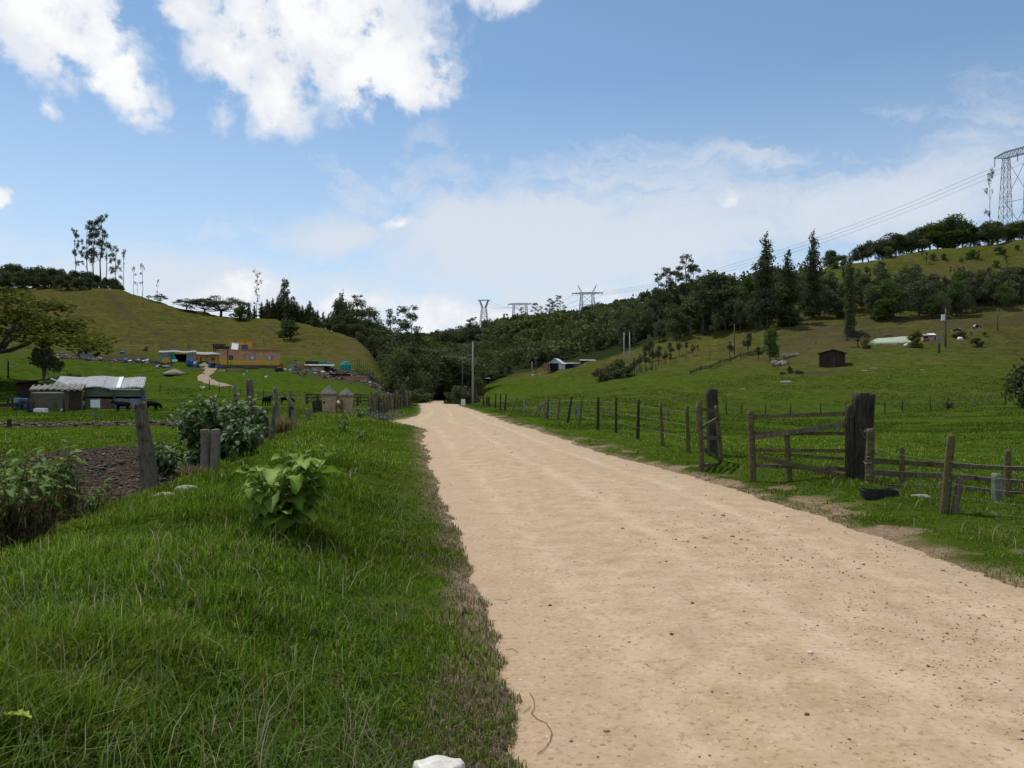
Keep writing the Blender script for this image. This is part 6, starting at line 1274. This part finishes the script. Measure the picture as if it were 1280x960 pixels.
for px, d, m_, lab in ((708, 214, 'dark_gap', 'first dark low shed up the field edge from the white house'), (719, 216, 'tarp_blue', 'second low shed up the field edge, with a bluish roof'), (736, 213, 'dark_plank', 'third low shed up the field edge, open and grey roofed'), (603, 222, 'dark_gap', 'tiny shed with a bright roof among trees behind the roadside pole')):
    p = at(px, d); root = empty('shed', p, lab, 'shed', rz=random.uniform(-.3, .3)); MB().bx(-1.9, 1.9, 0, 2.2, -.4, 1.7).build('wall', M[m_], root); corrugated(-2.2, 2.2, -.4, 1.75, 2.6, 2.1, .3, .04, .04).build('roof', M['zinc'], root, True)
# rocks and bits on the right pasture
for px, py, r, lab in ((1082, 464, .75, 'white flat rock, left of the pair in the right pasture'), (1092, 461, .7, 'white rock, right of the pair in the right pasture'), (1112, 472, .4, 'small white stone below the white rock pair'), (983, 478.5, 1.3, 'long pale slab under the muddy hollow'), (1152, 463, .55, 'flat pale stone in the middle of the right pasture'), (928, 487, .55, 'small pale stone low in the right pasture'), (1061, 476, .35, 'tiny pale stone right of the muddy hollow')):
    p = hit(px, py, 60); thing1('rock', MB().blob((0, 0, .0), (r * .75, r * .45, r * .22), 10, 7, .2), M['rock'], p, lab, 'rock', smooth=True)
thing1('rock_pile', (lambda mb: [mb.blob((random.uniform(-1.6, 1.6), random.uniform(-.6, .6), random.uniform(.1, .7)), random.uniform(.3, .6), 7, 5, .25) for _ in range(22)] and mb)(MB()), M['rock'], at(973, 138), 'heap of grey rocks below the leafy pasture tree', 'rock pile')
thing1('rock_pile', (lambda mb: [mb.blob((random.uniform(-2.2, 2.2), random.uniform(-.5, .5), random.uniform(.1, .5)), random.uniform(.25, .5), 7, 5, .25) for _ in range(22)] and mb)(MB()), M['rock'], at(992, 150), 'low line of rocks right of the leafy pasture tree', 'rock pile')
# limestone lumps, plastic bag and other near things
thing1('stone', MB().blob((0, 0, .02), (.16, .09, .07), 14, 9, .10), M['pale_rock'], hit(206, 624), 'pale mossy stone lying in the grass below the leaning grey post', 'stone', smooth=True)
thing1('stone', MB().blob((0, 0, .04), (.15, .08, .06), 14, 9, .10), M['pale_rock'], hit(233, 616), 'second pale mossy stone, tilted, right of the first', 'stone', smooth=True, rz=.5)
mb = MB(); random.seed(2); n = 22; rg = []
for i in range(9):
    t = i / 8; rg.append([Vector((.12 * (1 - .25 * t) * math.cos(2 * PI * j / n) * (1 + .05 * math.sin(j * 2.9 + i) + random.uniform(-.02, .02)), .07 * (1 - .25 * t) * math.sin(2 * PI * j / n) * (1 + random.uniform(-.03, .03)), -.02 + .16 * t + .005 * math.sin(j * 1.3) * t)) for j in range(n)])
rg.append([v * .75 + Vector((0, 0, .03)) for v in rg[-1]]); rg.append([Vector((v.x * .2, v.y * .2, .155)) for v in rg[-1]])
bp = P3(549, 985, 2.88); bp.z = Zs(bp.x, bp.y) + .02; thing1('plastic_bag', mb.loft(rg), M['bag_plastic'], bp, 'crumpled white plastic bag in the dry grass by the road', 'bag', smooth=True)
# dry rootlets on the road edge
def twig(pts, label):
    P = []
    for px, py in pts: q = P3(px, py, EYE * F / (py - HY)); P.append(Vector((q.x, q.y, float(road_z(np.array([q.x]), np.array([q.y]))[0]) + .006)))
    thing1('twig', MB(P[0]).tube(P, .0017, 5), M['rust'], P[0], label, 'twig')
twig([(662, 868), (667, 875), (668, 886), (664, 893), (672, 901), (683, 906), (690, 918), (688, 928), (680, 938), (671, 944)], 'long thin root curling on the left road edge'); twig([(654, 892), (660, 888), (663, 884)], 'short broken twig left of the curling root'); twig([(632, 813), (640, 812), (648, 817)], 'thin twig on the sandy left road edge'); twig([(622, 750), (632, 752), (640, 749)], 'faint twig farther up the left road edge')
# gravel and pebbles
rg_ = np.random.default_rng(3); base = MB().blob((0, 0, 0), (1, .8, .55), 7, 5, .18); bv = np.array([tuple(v) for v in base.v]); 
tri = []
for f in base.f: tri += [(f[0], f[i], f[i + 1]) for i in range(1, len(f) - 1)]
tri = np.array(tri); n = 4000; py = rg_.uniform(505, 985, n); py = np.where(rg_.random(n) < .6, rg_.uniform(640, 985, n), py); d = EYE * F / (py - HY); u = rg_.random(n)
x = xl(d) + (xr(d) - xl(d)) * (np.where(rg_.random(n) < .6, .64 + .11 * rg_.normal(size=n), u * 1.06 - .03)) ; x = np.where(rg_.random(n) < .4, xl(d) + (xr(d) - xl(d)) * (.5 + .5 * u), x); r = np.exp(rg_.normal(math.log(.0042), .5, n)) * np.clip((d / 5) ** .5, .8, 3); r = np.clip(r, .003, .035)
z = road_z(x, d) + r * .15; a = rg_.random(n) * 6.28; ca, sa = np.cos(a)[:, None], np.sin(a)[:, None]; B = bv[None] * r[:, None, None]
V = np.stack([B[:, :, 0] * ca - B[:, :, 1] * sa + x[:, None], B[:, :, 0] * sa + B[:, :, 1] * ca + d[:, None], B[:, :, 2] + z[:, None]], -1).reshape(-1, 3); Fq = (tri[None] + (np.arange(n) * len(bv))[:, None, None]).reshape(-1, 3)
C = np.ones((n, len(bv), 4)); C[:, :, :3] = rcol(n, [(.18,.145,.12),(.26,.20,.15),(.38,.31,.23),(.54,.49,.42),(.12,.095,.08),(.33,.24,.17)], [10, 26, 40, 10, 6, 18], .2)[:, None, :]
s = newmat('pebbles'); a_ = s.n('ShaderNodeAttribute', attribute_name='Col'); s.out(a_.outputs['Color'], .9, None, .15)
tag(link('gravel', mesh_np('gravel', V, Fq, M['pebbles'], True, {'Col': ('FLOAT_COLOR', C.reshape(-1, 4))})), 'loose pebbles and grit scattered over the dirt road', 'gravel', None, 'stuff')
# clods on the ploughed soil and along the ditch
n = 15000; t = rg_.random(n); x = np.where(rg_.random(n) < .75, -8.1 - 7.4 * t, -13 - 7 * t) + rg_.normal(0, 1.3, n); y = 13.8 + 14.7 * t + rg_.normal(0, 1.3, n); k = plough(x, y) > .4; x, y = x[k], y[k]; n = len(x); r = np.exp(rg_.normal(math.log(.019), .5, n))
x2 = rg_.uniform(-42, -17, 900); y2 = 43 + rg_.normal(0, 1.1, 900); k = ditch(x2, y2) > .3; x = np.concatenate([x, x2[k]]); y = np.concatenate([y, y2[k]]); r = np.concatenate([r, rg_.uniform(.06, .16, k.sum())]); n = len(x)
z = Z(x, y) + r * .2; a = rg_.random(n) * 6.28; ca, sa = np.cos(a)[:, None], np.sin(a)[:, None]; B = bv[None] * r[:, None, None]
V = np.stack([B[:, :, 0] * ca - B[:, :, 1] * sa + x[:, None], B[:, :, 0] * sa + B[:, :, 1] * ca + y[:, None], B[:, :, 2] + z[:, None]], -1).reshape(-1, 3); Fq = (tri[None] + (np.arange(n) * len(bv))[:, None, None]).reshape(-1, 3)
C = np.ones((n, len(bv), 4)); C[:, :, :3] = rcol(n, [(.080,.060,.044),(.12,.093,.070),(.052,.039,.029),(.19,.15,.115)], [30, 26, 20, 10], .2)[:, None, :]
tag(link('soil_clods', mesh_np('soil_clods', V, Fq, M['pebbles'], False, {'Col': ('FLOAT_COLOR', C.reshape(-1, 4))})), 'loose dark clods of the ploughed plot and the ditch', 'soil', None, 'stuff')
# ================================================================ pylons and cables
def lattice(mb, A, B, n, th, legs=((-1, -1), (1, -1), (1, 1), (-1, 1))):
    """square lattice column between two rings; A and B are (centre, half width x, half width y)"""
    def ring(t):
        c = A[0].lerp(B[0], t); hx = A[1] + (B[1] - A[1]) * t; hy = A[2] + (B[2] - A[2]) * t; return [c + Vector((sx * hx, sy * hy, 0)) if abs((B[0] - A[0]).z) > abs((B[0] - A[0]).x) else c + Vector((0, sy * hy, sx * hx)) for sx, sy in legs]
    R_ = [ring(i / n) for i in range(n + 1)]
    for i in range(n):
        for j in range(4):
            k = (j + 1) % 4; mb.beam(R_[i][j], R_[i + 1][j], th, th); mb.beam(R_[i][j], R_[i + 1][k], th * .6, th * .6); mb.beam(R_[i][k], R_[i + 1][j], th * .6, th * .6); mb.beam(R_[i + 1][j], R_[i + 1][k], th * .6, th * .6)
def portal(px, d, top, half, th, label, rz, leg_gap=.42, horns=0, lw=1.0, n=7, arm=None, base=None):
    p = at(px, d); H = EYE + (HY - top) / F * d - p.z; root = empty('pylon', p, label, 'pylon', rz=rz); g_ = half * leg_gap
    for sx in (-1, 1):
        mb = MB(); lattice(mb, (Vector((sx * g_ * 1.12, 0, -.5)), lw * 1.5, lw * 1.7), (Vector((sx * g_, 0, H * .93)), lw * .8, lw * .5), n, th); mb.build('leg', M['steel'], root)
        if horns: MB().beam((sx * g_ * .9, 0, H), (sx * (g_ * 1.0 + horns * .5), 0, H + horns), th * 1.6, th * 1.6).beam((sx * g_ * 1.2, 0, H), (sx * (g_ + horns * .5), 0, H + horns), th, th).build('earth_wire_horn', M['steel'], root)
    mb = MB(); lattice(mb, (Vector((-half, 0, H * .965)), .12, .12), (Vector((-g_, 0, H * .965)), H * .035, lw * .6), 3, th); lattice(mb, (Vector((-g_, 0, H * .965)), H * .035, lw * .6), (Vector((g_, 0, H * .965)), H * .035, lw * .6), 6, th); lattice(mb, (Vector((g_, 0, H * .965)), H * .035, lw * .6), (Vector((half, 0, H * .965)), .12, .12), 3, th); mb.build('crossbeam', M['steel'], root)
    mb = MB()
    for a, b in ((-1, 1), (1, -1)): mb.beam((a * g_, 0, H * .93), (b * g_ * 1.08, 0, H * .45), th * .9, th * .9); 
    mb.beam((-g_ * 1.06, 0, H * .45), (g_ * 1.06, 0, H * .45), th, th); mb.beam((-g_ * 1.06, 0, H * .45), (g_ * 1.12, 0, 0), th, th); mb.beam((g_ * 1.06, 0, H * .45), (-g_ * 1.12, 0, 0), th, th); mb.build('bracing', M['steel'], root)
    pts = []; m_ = Matrix.Rotation(rz, 3, 'Z')
    for x_ in (-half * .97, 0, half * .97):
        MB().tube([(x_, 0, H * .96), (x_, 0, H * .96 - H * .09)], .12 + th * .15, 6).build('insulator', M['cable'], root); pts.append(p + m_ @ Vector((x_, 0, H * .87)))
    return pts
A1 = portal(1272, 300, 186, 9.0, .15, 'huge lattice pylon cut by the right picture edge', R(-62), .48, 0, 1.35, 9)
A2 = portal(734, 470, 365.5, 9.5, .22, 'portal pylon with two horns on the central skyline', R(-12), .36, 4.5, .8, 6)
A3 = portal(650, 560, 379, 9.0, .22, 'low double-legged pylon half hidden by skyline trees', R(-8), .5, 0, .8, 5)
p = at(605, 600); H = EYE + (HY - 374) / F * 600 - p.z; root = empty('pylon', p, 'narrow-waisted lattice pylon farthest left on the skyline', 'pylon', rz=R(-10)); mb = MB()
lattice(mb, (Vector((0, 0, -.5)), 3.6, 3.6), (Vector((0, 0, H * .76)), 1.7, 1.7), 6, .3); mb.build('tower', M['steel'], root)
for sx in (-1, 1): mb = MB(); lattice(mb, (Vector((sx * 1.2, 0, H * .76)), .5, .8), (Vector((sx * 3.2, 0, H * .95)), .5, .5), 3, .26); mb.build('leg', M['steel'], root)
mb = MB(); lattice(mb, (Vector((-4.8, 0, H * .97)), .25, .25), (Vector((4.8, 0, H * .97)), .25, .25), 7, .22); mb.build('crossbeam', M['steel'], root)
A4 = [p + Vector((x_, 0, H * .93)) for x_ in (-4.6, 0, 4.6)]
def cable(a, b, sag, r, label, group=None):
    pts = [a.lerp(b, i / 24) - Vector((0, 0, sag * 4 * (i / 24) * (1 - i / 24))) for i in range(25)]
    o = MB(a).tube(pts, r, 5).build('power_cable', M['cable'], None, True, a); return tag(o, label, 'cable', group)
for i, nm in enumerate(('upper', 'middle', 'lower')):
    cable(A1[2 - i] if False else A1[i], A2[i], 9, .05, '%s one of the three cables rising to the huge pylon' % nm); cable(A2[i], A3[i], 5, .06, 'cable between the horned pylon and the low double pylon', 'cables between the horned pylon and the low double pylon'); cable(A3[i], A4[i], 3, .06, 'cable between the low double pylon and the narrow-waisted one', 'cables between the low double pylon and the narrow-waisted one')
cable(T1 + Vector((-.0, 0, -.3)), T4, .8, .03, 'thin cable from the concrete roadside pole to the dark pole behind'); cable(T1 + Vector((0, 0, -.2)), at(488, 92) + Vector((0, 0, 8.0)), 1.2, .02, 'thin cable crossing the road from the concrete pole')
